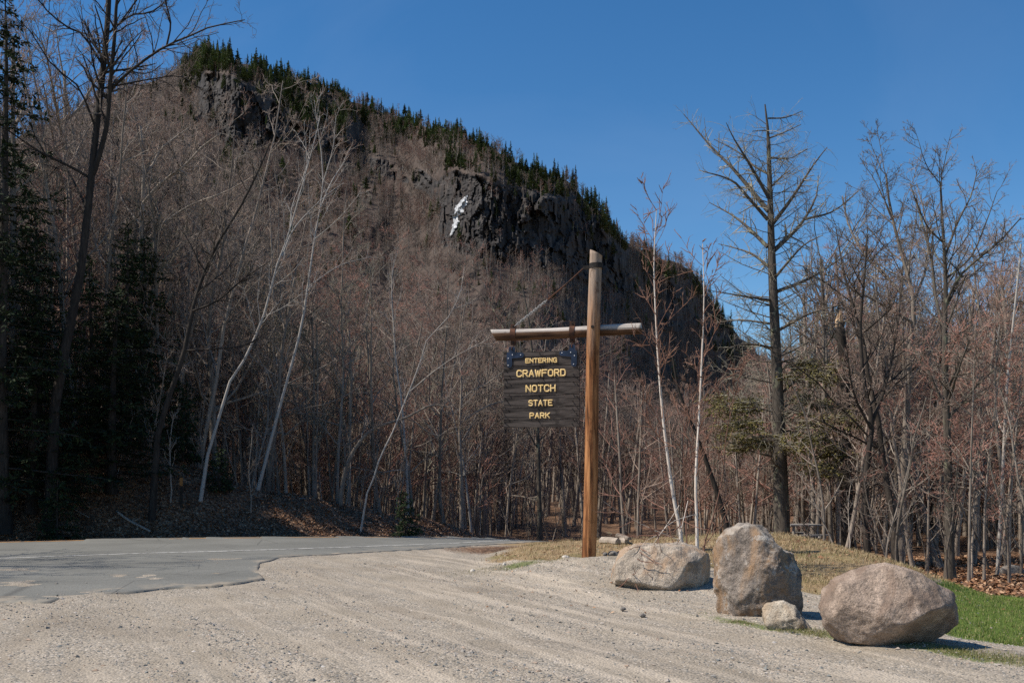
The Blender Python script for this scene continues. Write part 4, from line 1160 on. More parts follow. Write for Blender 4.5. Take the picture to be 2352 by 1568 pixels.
# ------------------------------------------------------------------ boulders
def rock_mat(name, base, light, stain, dark, lich=None, dust=False, sp=60):
    k = NT(name)
    c = k.coord('Object')
    n1 = k.noise(c, 2.2, 6, .62, .4)
    grain = k.noise(c, sp, 3, .7)
    v = k.n('SeparateColor', {0: k.vor(c, sp * 1.3, 'F1', 1)}).outputs[0]
    col = k.ramp(n1, [(.3, base), (.7, light)])
    col = k.mix(1.0, col, k.ramp(v, [(0, .62), (.3, .95), (.75, 1.1), (1, 1.3)]), 'MULTIPLY')
    col = k.mix(1.0, col, k.ramp(k.noise(c, 7.5, 8, .7, .3), [(.32, .55), (.5, 1.0), (.68, 1.3)]), 'MULTIPLY')
    col = k.mix(k.ramp(k.noise(k.coord('Object', (1.6, 1.6, .55)), 1.7, 5, .6, .8), [(.46, 0.0), (.62, .9)]), col, stain)
    col = k.mix(k.ramp(k.noise(c, 3.3, 6, .7), [(.52, 0.0), (.64, .85)]), col, dark)
    if lich:
        col = k.mix(k.ramp(k.noise(c, 4.6, 6, .72, .3), [(.57, 0.0), (.63, .75)]), col, lich)
    if dust:
        nz = k.n('SeparateXYZ', {0: k.n('NewGeometry').outputs['Normal']}).outputs[2]
        d_ = k.math('MULTIPLY', k.ramp(nz, [(.45, 0.0), (.7, 1.0)]), k.ramp(k.noise(c, 2.4, 5), [(.4, .2), (.6, 1.0)]))
        col = k.mix(d_, col, (.42, .37, .31))
    cr_ = k.ramp(k.vor(k.n('Mapping', {'Vector': k.mix(.12, c, k.n('TexNoise', {'Vector': c, 'Scale': 3.0}).outputs[1])}).outputs[0], 1.6, 'DISTANCE_TO_EDGE'), [(0, 0.0), (.02, 1.0)])
    col = k.mix(k.math('MULTIPLY', k.math('SUBTRACT', 1.0, cr_), .12), col, [v * .5 for v in dark])
    h = k.math('ADD', k.math('ADD', k.math('MULTIPLY', n1, 1.0), k.math('MULTIPLY', grain, .22)), k.math('MULTIPLY', cr_, .05))
    return k.out(col, k.bump(k.noise(c, 9, 8, .7), .6, .06, k.bump(h, .9, .06)))
M['rock_pale'] = rock_mat('pale_granite', (.33, .275, .215), (.45, .385, .31), (.38, .26, .17), (.17, .145, .12))
M['rock_brown'] = rock_mat('brown_streaked_granite', (.15, .125, .105), (.28, .235, .195), (.30, .185, .10), (.075, .067, .063), (.42, .39, .35), True)
M['rock_pink'] = rock_mat('pink_granite', (.285, .215, .165), (.40, .315, .25), (.22, .155, .115), (.13, .10, .08))
M['rock_small'] = rock_mat('pale_rough_rock', (.36, .31, .24), (.50, .44, .36), (.38, .29, .2), (.2, .17, .14))
M['stone_grey'] = rock_mat('grey_stone', (.16, .15, .14), (.27, .25, .23), (.2, .15, .11), (.09, .08, .075))
M['stone_white'] = rock_mat('white_stone', (.5, .47, .42), (.66, .62, .56), (.5, .42, .33), (.35, .32, .28))

def boulder(name, label, outline, Y, depth, mat, seed, planes=(), p=3.2, sub=6, rough=.035, centre=None, sink=.06, cat='boulder'):
    """outline: picture silhouette; planes: (normal xyz, distance) cuts in metres about the centre"""
    o = np.array([px(x, y, Y) for x, y in outline])
    c = (o.min(0) + o.max(0)) / 2 if centre is None else px(*centre, Y)
    u, w = o[:, 0] - c[0], o[:, 2] - c[2]
    # radius of the closed outline by angle
    n = len(u)
    A, Rr = [], []
    for i in range(n):
        for t in np.linspace(0, 1, 14, endpoint=False):
            a, b_ = u[i] + (u[(i + 1) % n] - u[i]) * t, w[i] + (w[(i + 1) % n] - w[i]) * t
            A.append(math.atan2(b_, a)); Rr.append(math.hypot(a, b_))
    A, Rr = np.array(A), np.array(Rr)
    q = np.argsort(A); A, Rr = A[q], Rr[q]
    A = np.concatenate([A - 2 * math.pi, A, A + 2 * math.pi]); Rr = np.tile(Rr, 3)
    th = np.linspace(-math.pi, math.pi, 361)
    rt = np.interp(th, A, Rr)
    kk = np.exp(-np.linspace(-2, 2, 9) ** 2 * 3); kk /= kk.sum()
    rt = np.convolve(np.concatenate([rt[-5:-1], rt, rt[1:5]]), kk, 'valid')
    bm = bmesh.new()
    bmesh.ops.create_icosphere(bm, subdivisions=sub, radius=1)
    d = np.array([v.co[:] for v in bm.verts])
    d = nrm(d)
    ra = np.interp(np.arctan2(d[:, 2], d[:, 0]), th, rt)
    lat = np.hypot(d[:, 0], d[:, 2])
    dy = np.where(d[:, 1] < 0, depth[0], depth[1])
    r_ = ((lat / ra) ** p + (np.abs(d[:, 1]) / dy) ** p) ** (-1 / p)
    inv = (1 / r_) ** 22
    for nv_, ds in planes:
        nn = nrm(np.array(nv_, float))
        inv = inv + np.maximum(d @ nn, 0) ** 22 / ds ** 22
    r_ = inv ** (-1 / 22)
    s0 = r_.mean()
    f = 1.6 / s0
    q_ = np.random.default_rng(seed)
    V = d * r_[:, None]
    for i in range(26):                                   # chipped faces
        nn = nrm(q_.normal(0, 1, 3) + np.array([0, -.35, .1]))
        ds = (V @ nn).max() * q_.uniform(.85, .975)
        dn = np.maximum(d @ nn, 1e-3)
        r_ = np.minimum(r_, ds / dn)
        V = d * r_[:, None]
    r_ = r_ * 1.045
    V = d * r_[:, None]
    rid = 1 - 2 * np.abs(noise3(V[:, 0] * f * 1.1, V[:, 1] * f * 1.1, V[:, 2] * f * 1.1, seed + 5))
    nn_ = fbm(V[:, 0] * f, V[:, 1] * f, V[:, 2] * f, 5, seed)
    fine_ = fbm(V[:, 0] * f * 7, V[:, 1] * f * 7, V[:, 2] * f * 7, 3, seed + 9)
    r_ = r_ * (1 + rough * nn_ + rough * .5 * (rid - .3) + rough * .4 * fine_)
    V = d * r_[:, None]
    for v, cc in zip(bm.verts, V):
        v.co = cc
    me = bpy.data.meshes.new(name)
    bm.to_mesh(me); bm.free()
    me.materials.append(M[mat])
    me.polygons.foreach_set('use_smooth', np.ones(len(me.polygons), bool))
    return tag(link(name, me, None, c), label, cat)

boulder('boulder', 'pale flat-topped boulder beside the sign post under the young birches', [(1400, 1315), (1418, 1270), (1440, 1244), (1520, 1244), (1598, 1252), (1626, 1268), (1640, 1295), (1634, 1340), (1616, 1380), (1570, 1372), (1520, 1360), (1450, 1345), (1405, 1335)],
        14.1, (.55, .5), 'rock_pale', 11, [((-.2, -.88, .42), .36), ((.90, -.42, -.08), .55), ((.45, -.7, -.55), .46), ((0, -.08, 1), .37)], 3.5, 6, .04)
boulder('boulder', 'tall rough brown-streaked boulder with a stepped sandy shoulder', [(1650, 1330), (1652, 1270), (1662, 1238), (1690, 1214), (1745, 1202), (1758, 1216), (1768, 1240), (1790, 1262), (1812, 1272), (1822, 1290), (1830, 1318), (1846, 1352), (1853, 1400), (1850, 1425), (1725, 1432), (1660, 1412)],
        11.6, (.40, .42), 'rock_brown', 23, [((-.72, -.66, .16), .36), ((.62, -.78, .02), .37), ((.5, -.7, .5), .42)], 3.6, 6, .05)
boulder('boulder', 'big rounded pinkish boulder at the edge of the lawn', [(1903, 1400), (1908, 1362), (1922, 1332), (1955, 1311), (2040, 1297), (2085, 1308), (2130, 1332), (2180, 1358), (2205, 1390), (2219, 1430), (2196, 1474), (2166, 1513), (2090, 1507), (2010, 1492), (1930, 1468), (1912, 1438)],
        9.55, (.55, .6), 'rock_pink', 37, [((-.32, -.78, .54), .38), ((.36, -.66, -.66), .27), ((.55, -.62, .55), .42), ((-.5, -.75, -.45), .40), ((.8, -.5, -.3), .54)], 2.8, 6, .03)
boulder('rock', 'small pale rough rock at the foot of the tall boulder', [(1756, 1395), (1764, 1388), (1800, 1381), (1822, 1391), (1836, 1410), (1852, 1432), (1870, 1450), (1840, 1456), (1795, 1452), (1764, 1440)],
        10.6, (.2, .2), 'rock_small', 51, [((-.5, -.8, .4), .14), ((.6, -.6, .5), .14)], 3, 5, .07, cat='rock')
def stone(label, x, y, w, h, mat, seed, name='stone', Yo=0.0, flat=1.0):
    p_ = hit(x, y)
    Y = p_[1] + Yo
    a = np.linspace(0, 2 * math.pi, 9, endpoint=False)
    q = np.random.default_rng(seed)
    o = [(x + w / 2 * math.cos(t) * q.uniform(.85, 1.1), y - h * .3 - h / 2 * math.sin(t) * q.uniform(.85, 1.1)) for t in a]
    boulder(name, label, o, Y, (w * Y / F * .4,) * 2, mat, seed, (), 2.6, 4, .06, cat='stone')
stone('flat white stone lying on bare soil beside the sign post', 1299, 1281, 18, 8, 'stone_white', 61)
stone('round reddish-grey stone in the shade behind the sign post', 1409, 1277, 24, 16, 'stone_grey', 62)
stone('small grey stone between the sign post and the round stone', 1390, 1275, 12, 10, 'stone_grey', 63)
stone('dark stone wedged against the pale flat-topped boulder', 1426, 1276, 20, 15, 'stone_grey', 64)
stone('small white stone at the grassy corner of the gravel', 1158, 1298, 9, 8, 'stone_white', 65)
stone('jagged white stone on the gravel by the grassy corner', 1086, 1313, 12, 9, 'stone_white', 66)
stone('grey-blue stone in the gravel in front of the pale boulder', 1431, 1400, 16, 9, 'stone_grey', 67)
stone('brown stone sitting in the gravel before the pale boulder', 1476, 1415, 15, 9, 'stone_grey', 68)
stone('grey leaf-ringed rock on the woodland floor behind the lawn', 2322, 1318, 60, 26, 'stone_grey', 69, 'rock')
stone('low mossy rock half buried at the top of the road bank', 690, 1152, 34, 12, 'stone_grey', 70, 'rock')

# ------------------------------------------------------------------ sign post
YS = 16.7
SPX = YS / F
base = px(1352, 1278, YS)
base[2] = float(ground(base[:1], base[1:2])[0]) - .03
ROT = math.radians(-13)                       # the sign faces a little toward the road
def sl_pt(x, y):
    """picture point -> sign-plane coordinates (right, up) about the post foot"""
    return (x - 1352) * SPX / math.cos(ROT), CZ + (HY - y) * SPX - base[2]
def wood_mat(name, a, b_, grey, gz=(2.2, 5.0), axis='Z', amp=1.7):
    k = NT(name)
    sc = (9, 9, .7) if axis == 'Z' else (.7, 9, 9)
    c = k.coord('Object', sc)
    n1 = k.noise(c, 1.6, 6, .65, .35)
    n2 = k.noise(k.coord('Object', (5, 5, .35) if axis == 'Z' else (.35, 5, 5)), 1.3, 4, .6, .3)
    col = k.ramp(n1, [(.36, [v * .3 for v in a]), (.46, a), (.60, b_)])
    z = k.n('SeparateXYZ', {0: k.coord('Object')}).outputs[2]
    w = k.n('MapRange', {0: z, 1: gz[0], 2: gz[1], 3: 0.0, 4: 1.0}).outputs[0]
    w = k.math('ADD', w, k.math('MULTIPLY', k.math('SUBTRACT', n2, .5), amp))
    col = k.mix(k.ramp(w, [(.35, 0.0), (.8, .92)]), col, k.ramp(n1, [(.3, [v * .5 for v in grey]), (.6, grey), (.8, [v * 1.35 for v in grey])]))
    kn = k.noise(k.coord('Object', (4, 4, 2.2) if axis == 'Z' else (2.2, 4, 4)), 2.4, 4, .65, .5)
    col = k.mix(k.ramp(kn, [(.58, 0.0), (.68, .6)]), col, [v * .3 for v in a])
    return k.out(col, k.bump(n1, 1.0, .03))
M['post_wood'] = wood_mat('weathered_post_wood', (.20, .078, .028), (.42, .195, .078), (.34, .265, .205), (1.8, 5.6))
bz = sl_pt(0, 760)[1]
M['beam_wood'] = wood_mat('weathered_beam_painted_shade', (.055, .026, .013), (.12, .06, .03), (.55, .50, .45), (bz - .02, bz + .07), 'X', .35)  # weathered grey, with pale lit top and dark shaded underside painted into the colour
M['board'] = wood_mat('dark_stained_board', (.048, .038, .033), (.105, .085, .074), (.06, .055, .05), (50, 60), 'X')

sp = link('sign_post', None, None, base, (0, 0, ROT))
tag(sp, 'tall weathered log sign post with crossbeam and tie chain', 'sign post')
# post: slightly leaning, tapering log with a slanted top cut
nz_, ns_ = 60, 28
H = sl_pt(0, 574)[1]
lean = 17 * SPX
zz = np.concatenate([[-.4], np.linspace(0, 1, nz_) * H])
an = np.arange(ns_) * 2 * math.pi / ns_
g = Geo()
V = []
for z in zz:
    t = max(z, 0) / H
    rad = (16.6 - 2.6 * t) * SPX
    rr_ = rad * (1 + .035 * noise3(np.cos(an) * 2, np.sin(an) * 2, z * 1.1, 5) + .03 * noise3(np.cos(an) * 6, np.sin(an) * 6, z * .5, 6))
    cz_ = np.full(ns_, z)
    if z > H - .35:
        cz_ = np.minimum(cz_, H - .055 - .055 * np.cos(an))
    V.append(np.stack([lean * t + np.cos(an) * rr_ + .012 * math.sin(z * 1.3), np.sin(an) * rr_, cz_], 1))
V = np.array(V)
a_ = np.arange(len(zz) - 1)[:, None] * ns_; j_ = np.arange(ns_)[None]; k_ = (j_ + 1) % ns_
g.add(V, [np.stack([a_ + j_, a_ + k_, a_ + ns_ + k_, a_ + ns_ + j_], -1).reshape(-1, 4), ((len(zz) - 1) * ns_ + np.arange(ns_))[None]])
link('post', g.mesh('post', M['post_wood']), sp)
# crossbeam let in behind the post
bz = sl_pt(0, 760)[1]
x0, x1 = sl_pt(1122, 0)[0], sl_pt(1470, 0)[0]
nb_ = 50
g = Geo(); V = []
xsb = np.linspace(x0, x1, nb_)
BY = .13
for i, x in enumerate(xsb):
    t = i / (nb_ - 1)
    rb_ = (13.3 - .8 * t) * SPX
    rr_ = rb_ * (1 + .02 * noise3(np.cos(an) * 2, np.sin(an) * 2, x * .7, 15) + .015 * noise3(np.cos(an) * 6, np.sin(an) * 6, x * .6, 16))
    zo = np.sin(an) * rr_
    xx = np.full(ns_, x)
    if i < 4:
        xx = np.maximum(xx, x0 + .05 - zo * .55)
    if i > nb_ - 4:
        xx = np.minimum(xx, x1 - .01 - zo * .1)
    V.append(np.stack([xx, BY + np.cos(an) * rr_ * .85, bz + zo + .012 * math.sin(x * 2) + .02 * t], 1))
a_ = np.arange(nb_ - 1)[:, None] * ns_
g.add(np.array(V), [np.stack([a_ + j_, a_ + k_, a_ + ns_ + k_, a_ + ns_ + j_], -1).reshape(-1, 4), np.arange(ns_)[None, ::-1], ((nb_ - 1) * ns_ + np.arange(ns_))[None]])
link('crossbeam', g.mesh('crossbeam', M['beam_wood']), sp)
def ring(R_, w, thick, n=26, ry=1.0):
    """flat band round the z axis"""
    a = np.arange(n) * 2 * math.pi / n
    pr = [(R_, -w / 2), (R_ + thick, -w / 2), (R_ + thick, w / 2), (R_, w / 2)]
    V = np.array([[(r * math.cos(t), r * ry * math.sin(t), z) for r, z in pr] for t in a])
    i = np.arange(n)[:, None] * 4; i2 = ((np.arange(n) + 1) % n)[:, None] * 4
    j = np.arange(4)[None]; j2 = (j + 1) % 4
    return V.reshape(-1, 3), np.stack([i + j, i2 + j, i2 + j2, i + j2], -1).reshape(-1, 4)
# collar near the post top with its ear
zc_ = sl_pt(0, 612)[1]; tc = zc_ / H
g = Geo(); Vr, fr_ = ring(14.9 * SPX, .085, .008)
g.add(Vr + [lean * tc + .01, 0, zc_], fr_)
g.box((lean * tc - 15.2 * SPX - .05, -.01, zc_ - .015), (.10, .02, .055))
g.box((lean * tc - 15.2 * SPX - .05, .025, zc_ - .015), (.10, .012, .055))
link('collar', g.mesh('collar', M['iron'], False), sp)
def bolt_geo(g, x, y, z, r_=.012, h=.02, n=6):
    a = np.arange(n) * 2 * math.pi / n
    top = np.stack([x + r_ * np.cos(a), np.full(n, y - h), z + r_ * np.sin(a)], 1)
    bot = np.stack([x + r_ * np.cos(a), np.full(n, y + .004), z + r_ * np.sin(a)], 1)
    i = np.arange(n); i2 = (i + 1) % n
    g.add(np.concatenate([bot, top]), [np.stack([i, i2, i2 + n, i + n], 1), (i + n)[None, ::-1]])
g = Geo(); xb_, zb_ = sl_pt(1363, 753)
bolt_geo(g, xb_, -14.5 * SPX, zb_, .026, .03, 8)
link('bolt', g.mesh('bolt', M['iron'], False), sp)
# straps round the beam that carry the board
ZX = lambda z: 1127 + .1719 * z
ZY = lambda z: 722.75 + .1719 * z
HOOK = []
for (xa, xb2, yt, yb_) in ((245, 318, 75, 360), (1043, 1115, 65, 350)):
    g = Geo()
    xm_ = (sl_pt(ZX(xa), 0)[0] + sl_pt(ZX(xb2), 0)[0]) / 2; w = (xb2 - xa) * .1719 * SPX
    Vr, fr_ = ring(13.4 * SPX, w, .007, 26, .86)
    Vq = np.stack([Vr[:, 2] + xm_, Vr[:, 1] + BY, Vr[:, 0] + bz + .008], 1)
    g.add(Vq, fr_)
    zt_, zb2 = sl_pt(0, ZY(yt))[1], sl_pt(0, ZY(yb_))[1]
    for zz0, zz1 in ((bz + 12.8 * SPX, zt_), (zb2, bz - 12.8 * SPX)):
        for dy in (-.012, .012):
            g.box((xm_, BY + dy, (zz0 + zz1) / 2), (w, .007, abs(zz1 - zz0)))
    so_ = link('strap', g.mesh('strap', M['iron_rust'], False), sp)
    g = Geo()
    bolt_geo(g, xm_, BY - .016, zt_ - .035, .014, .014); bolt_geo(g, xm_, BY - .016, zb2 + .04, .014, .014)
    link('strap_bolt', g.mesh('strap_bolt', M['iron'], False), so_)
    HOOK.append((xm_, zb2, zt_))
# tie: chain links from the outer strap, then a rusty rod to the collar
pA = np.array([HOOK[0][0] + .03, BY, HOOK[0][2] - .03]); pB = np.array([lean * tc - 15.2 * SPX - .09, .0075, zc_ - .02])
pM = pA + (pB - pA) * .47 + [0, 0, -.02]
tie = link('tie_chain', None, sp)
def chain_link(c, d, up, ln=.058, wd=.017, r_=.0048):
    s_ = np.cross(d, up)
    pts = []
    for t in np.linspace(0, 2 * math.pi, 13):
        pts.append(c + d * (ln / 2 - wd / 2) * np.sign(math.cos(t)) * (abs(math.cos(t)) > .01) + d * wd * math.cos(t) + up * wd * math.sin(t))
    return np.array(pts)
L_ = np.linalg.norm(pM - pA); nl_ = int(L_ / .044)
dv = (pM - pA) / L_
upv = nrm(np.cross(dv, [0, 1, 0])); sdv = np.cross(dv, upv)
for i in range(nl_):
    g = Geo()
    g.tubes(chain_link(pA + dv * (i + .5) * L_ / nl_, dv, upv if i % 2 else sdv), np.full(13, .0055), 5, 0)
    link('chain_link', g.mesh('chain_link', M['chain']), tie)
g = Geo()
g.tubes(resample([pM, (pM + pB) / 2 + [0, 0, -.01], pB], 8), np.full(8, .012), 6, 0, True)
link('rod', g.mesh('rod', M['iron_rust']), tie)

# ------------------------------------------------------------------ hanging board
PB = BY                                   # hangs straight below the beam
def zp(zx, zy):
    return sl_pt(ZX(zx), ZY(zy))
xl, xr = zp(150, 0)[0], zp(1175, 0)[0]
bx_, bzb = (xl + xr) / 2, zp(0, 1490)[1]
cr, sr = math.cos(ROT), math.sin(ROT)
bo = link('park_sign', None, None, (base[0] + bx_ * cr - PB * sr, base[1] + bx_ * sr + PB * cr, base[2] + bzb), (0, 0, ROT))
tag(bo, 'dark plank sign with yellow lettering hanging from the log crossbeam', 'sign')
TH = .045
def lb(zx, zy):
    a, b_ = zp(zx, zy)
    return a - bx_, b_ - bzb
W_ = xr - xl
rows = [457, 527, 655, 820, 886, 1052, 1215, 1380, 1490]
for i in range(len(rows) - 1):
    z1, z0 = lb(0, rows[i])[1], lb(0, rows[i + 1])[1]
    bm = bmesh.new()
    bmesh.ops.create_cube(bm, size=1)
    hgt_ = z1 - z0 - .005
    off = [0, .002, -.001, .003, 0, .002, -.002, .001][i]
    for v in bm.verts:
        v.co = (v.co.x * W_, v.co.y * TH + off, v.co.z * hgt_)
    bmesh.ops.bevel(bm, geom=bm.edges[:], offset=.004, segments=2, affect='EDGES')
    me = bpy.data.meshes.new('plank'); bm.to_mesh(me); bm.free(); me.materials.append(M['board'])
    link('plank', me, bo, (0, 0, (z0 + z1) / 2))
# back battens
g = Geo()
for x in (-.45, .45):
    g.box((x, TH / 2 + .02, lb(0, 457)[1] / 2), (.09, .035, lb(0, 457)[1] * .96))
link('batten', g.mesh('batten', M['board'], False), bo)
YF = -TH / 2
for (zx, zy) in [(180, 700), (230, 782), (178, 832), (235, 885), (172, 905), (232, 1045), (170, 1085), (213, 1145), (165, 1212), (212, 1245), (160, 1308), (210, 1370), (160, 1410), (205, 1452), (640, 485), (688, 515), (632, 648), (682, 675), (685, 832), (627, 885),
                 (690, 975), (622, 1048), (675, 1090), (620, 1230), (672, 1255), (620, 1390), (668, 1465), (1145, 690), (1095, 780), (1145, 830), (1092, 882), (1140, 905), (1085, 1042), (1140, 1078), (1085, 1142), (1137, 1215), (1085, 1248), (1130, 1305), (1085, 1378), (1133, 1408), (1080, 1452)]:
    g = Geo(); x, z = lb(zx, zy)
    bolt_geo(g, x, YF, z, .0095, .017)
    link('bolt', g.mesh('bolt', M['iron'], False), bo)
OUTL = [[(228, 395), (245, 383), (290, 385), (308, 400), (308, 458), (410, 468), (432, 490), (432, 515), (410, 535), (268, 545), (268, 640), (250, 668), (215, 668), (195, 645), (195, 465), (228, 458)],
        [(1042, 395), (1060, 378), (1100, 378), (1118, 395), (1118, 455), (1142, 464), (1142, 645), (1125, 675), (1085, 675), (1065, 650), (1065, 545), (920, 525), (903, 495), (920, 465), (1020, 462), (1042, 440)]]
RIV = [[(272, 492), (385, 497), (215, 540), (213, 635), (262, 422)], [(942, 485), (1058, 482), (1108, 527), (1098, 642), (1074, 410)]]
for ol, rv, hk in zip(OUTL, RIV, HOOK):
    bm = bmesh.new()
    vs_ = [bm.verts.new((lb(a, b_)[0], YF - .001, lb(a, b_)[1])) for a, b_ in ol]
    f_ = bm.faces.new(vs_)
    ex = bmesh.ops.extrude_face_region(bm, geom=[f_])
    for v in ex['geom']:
        if isinstance(v, bmesh.types.BMVert):
            v.co.y -= .012
    bmesh.ops.recalc_face_normals(bm, faces=bm.faces[:])
    bmesh.ops.triangulate(bm, faces=[f for f in bm.faces if len(f.verts) > 4])
    me = bpy.data.meshes.new('bracket'); bm.to_mesh(me); bm.free(); me.materials.append(M['iron_blue'])
    br = link('bracket', me, bo)
    for q, (a, b_) in enumerate(rv):
        g = Geo(); x, z = lb(a, b_)
        bolt_geo(g, x, YF - .013, z, .010 if q < 4 else .013, .006, 8)
        link('rivet', g.mesh('rivet', M['zinc' if q < 4 else 'iron_rust']), br)
    # hook joining strap and bracket
    g = Geo()
    hx, hz = hk[0] - bx_, hk[1] - bzb
    bx2, bz2 = lb(*rv[4])
    g.tubes(resample([(hx, 0, hz + .05), (hx + .012, -.015, hz + .01), ((hx + bx2) / 2, -.03, (hz + bz2) / 2), (bx2, -.045, bz2 + .012), (bx2, -.03, bz2 - .006)], 14), np.full(14, .0085), 7, 0, True)
    link('hook', g.mesh('hook', M['iron_rust']), br)
# routed lettering: rounded strokes
def arc(cx_, cy_, rx, ry, a0, a1, n=9):
    return [(cx_ + rx * math.cos(math.radians(a0 + (a1 - a0) * i / n)), cy_ + ry * math.sin(math.radians(a0 + (a1 - a0) * i / n))) for i in range(n + 1)]
GL = {'E': [[(1, 1), (0, 1), (0, 0), (1, 0)], [(0, .52), (.8, .52)]], 'N': [[(0, 0), (0, 1), (1, 0), (1, 1)]], 'T': [[(0, 1), (1, 1)], [(.5, 1), (.5, 0)]], 'I': [[(.5, 0), (.5, 1)]],
      'R': [[(0, 0), (0, 1), (.6, 1)] + arc(.62, .75, .36, .25, 90, -90)[1:] + [(0, .5)], [(.5, .5), (1, 0)]], 'P': [[(0, 0), (0, 1), (.6, 1)] + arc(.62, .74, .36, .26, 90, -90)[1:] + [(0, .48)]],
      'G': [[(1, .82)] + arc(.68, .72, .3, .28, 40, 90, 4) + arc(.35, .7, .35, .3, 90, 180, 5) + arc(.35, .3, .35, .3, 180, 270, 5) + [(1, 0), (1, .48), (.6, .48)]],
      'C': [[(1, .8)] + arc(.68, .72, .32, .28, 30, 90, 4) + arc(.35, .7, .35, .3, 90, 180, 5) + arc(.35, .3, .35, .3, 180, 270, 5) + arc(.68, .28, .32, .28, -90, -30, 4) + [(1, .2)]],
      'A': [[(0, 0), (.5, 1), (1, 0)], [(.2, .34), (.8, .34)]], 'W': [[(0, 1), (.25, 0), (.5, .85), (.75, 0), (1, 1)]], 'F': [[(0, 0), (0, 1), (1, 1)], [(0, .52), (.8, .52)]],
      'O': [arc(.6, .68, .4, .32, 0, 90, 5) + arc(.4, .68, .4, .32, 90, 180, 5) + arc(.4, .32, .4, .32, 180, 270, 5) + arc(.6, .32, .4, .32, 270, 360, 5) + [(1, .68)]],
      'D': [[(0, 0), (0, 1), (.5, 1)] + arc(.55, .65, .45, .35, 90, 0, 5) + arc(.55, .35, .45, .35, 0, -90, 5) + [(0, 0)]], 'H': [[(0, 0), (0, 1)], [(1, 0), (1, 1)], [(0, .5), (1, .5)]],
      'S': [[(1, .85)] + arc(.6, .78, .38, .22, 30, 90, 3) + arc(.36, .76, .36, .24, 90, 270, 8) + arc(.62, .26, .38, .26, 90, -90, 8) + arc(.36, .22, .36, .22, 270, 210, 3)], 'K': [[(0, 0), (0, 1)], [(1, 1), (0, .42)], [(.32, .6), (1, 0)]]}
def stroke(g, pts, r_):
    P = np.array([[x, YF - .003, z] for x, z in pts])
    # oval bead along the stroke with rounded ends
    keep = [0] + [i for i in range(1, len(P)) if np.linalg.norm(P[i] - P[i - 1]) > 1e-4]
    P = P[keep]
    n = 8
    a = np.arange(n) * 2 * math.pi / n
    for i in range(len(P) - 1):
        d = P[i + 1] - P[i]; d = d / np.linalg.norm(d); s_ = np.array([-d[2], 0, d[0]])
        pr = np.array([0, -1, 0])
        rings = []
        for c0, e, q in ((P[i], -r_, .25), (P[i], -r_ * .6, .8), (P[i], 0, 1), (P[i + 1], 0, 1), (P[i + 1], r_ * .6, .8), (P[i + 1], r_, .25)):
            rings.append([c0 + d * e + s_ * r_ * q * math.cos(t) + pr * .0085 * q * math.sin(t) for t in a])
        V = np.array(rings)
        ii = np.arange(5)[:, None] * n; jj = np.arange(n)[None]; j2 = (jj + 1) % n
        g.add(V, [np.stack([ii + jj, ii + j2, ii + n + j2, ii + n + jj], -1).reshape(-1, 4), np.arange(n)[None, ::-1], (5 * n + np.arange(n))[None]])
for word, xa, xb2, ya, yb2, sw in (('ENTERING', 448, 880, 548, 618, 8.0), ('CRAWFORD', 327, 998, 703, 806, 10.5), ('NOTCH', 452, 862, 910, 1012, 10.0), ('STATE', 490, 820, 1115, 1202, 8.8), ('PARK', 505, 785, 1288, 1372, 8.8)):
    wd = [.25 if c == 'I' else 1.15 if c == 'W' else 1.0 for c in word]
    gapw = .42
    tot = sum(wd) + gapw * (len(word) - 1)
    unit = (xb2 - xa - 2 * sw) / tot
    x = xa + sw
    for c, w in zip(word, wd):
        g = Geo()
        for s_ in GL[c]:
            stroke(g, [lb(x + u * w * unit, yb2 - sw - v * (yb2 - ya - 2 * sw)) for u, v in s_], sw * .1719 * SPX)
        link('letter', g.mesh('letter', M['letter']), bo)
        x += (w + gapw) * unit

# ------------------------------------------------------------------ logs, posts and a table
def log(name, label, pts, r0, bark, part='log', cat='log', extra=()):
    P = resample(np.array(pts), 12)
    P += rng.normal(0, r0 * .12, P.shape)
    g = Geo(); g.tubes(P, np.linspace(r0, r0 * .75, 12), 10, 0, True)
    for E, er in extra:
        g.tubes(resample(np.array(E), 6), np.linspace(er, er * .4, 6), 5, 0)
    return tag(link(name, g.mesh(name, M[bark])), label, cat)
def gp(x, y, up=0.0):
    p_ = hit(x, y); p_[2] += up
    return p_
log('birch_log', 'short white birch log lying on the shaded bank', [gp(97, 1098, .07), gp(122, 1126, .07)], .09, 'birch')
log('fallen_branch', 'pale broken branch sloping down the shaded bank', [gp(268, 1178, .05), gp(300, 1200, .04), gp(345, 1222, .04)], .045, 'bark_pale', cat='branch', extra=[([gp(300, 1200, .04), gp(322, 1203, .18)], .02)])
log('fallen_branch', 'thin grey branch lying on the shaded bank above the broken branch', [gp(100, 1128, .05), gp(150, 1160, .05), gp(205, 1192, .05)], .025, 'bark', cat='branch')
M['cut_wood'] = plain_mat('bleached_cut_wood', (.22, .18, .14), (.40, .34, .28), 7, None)
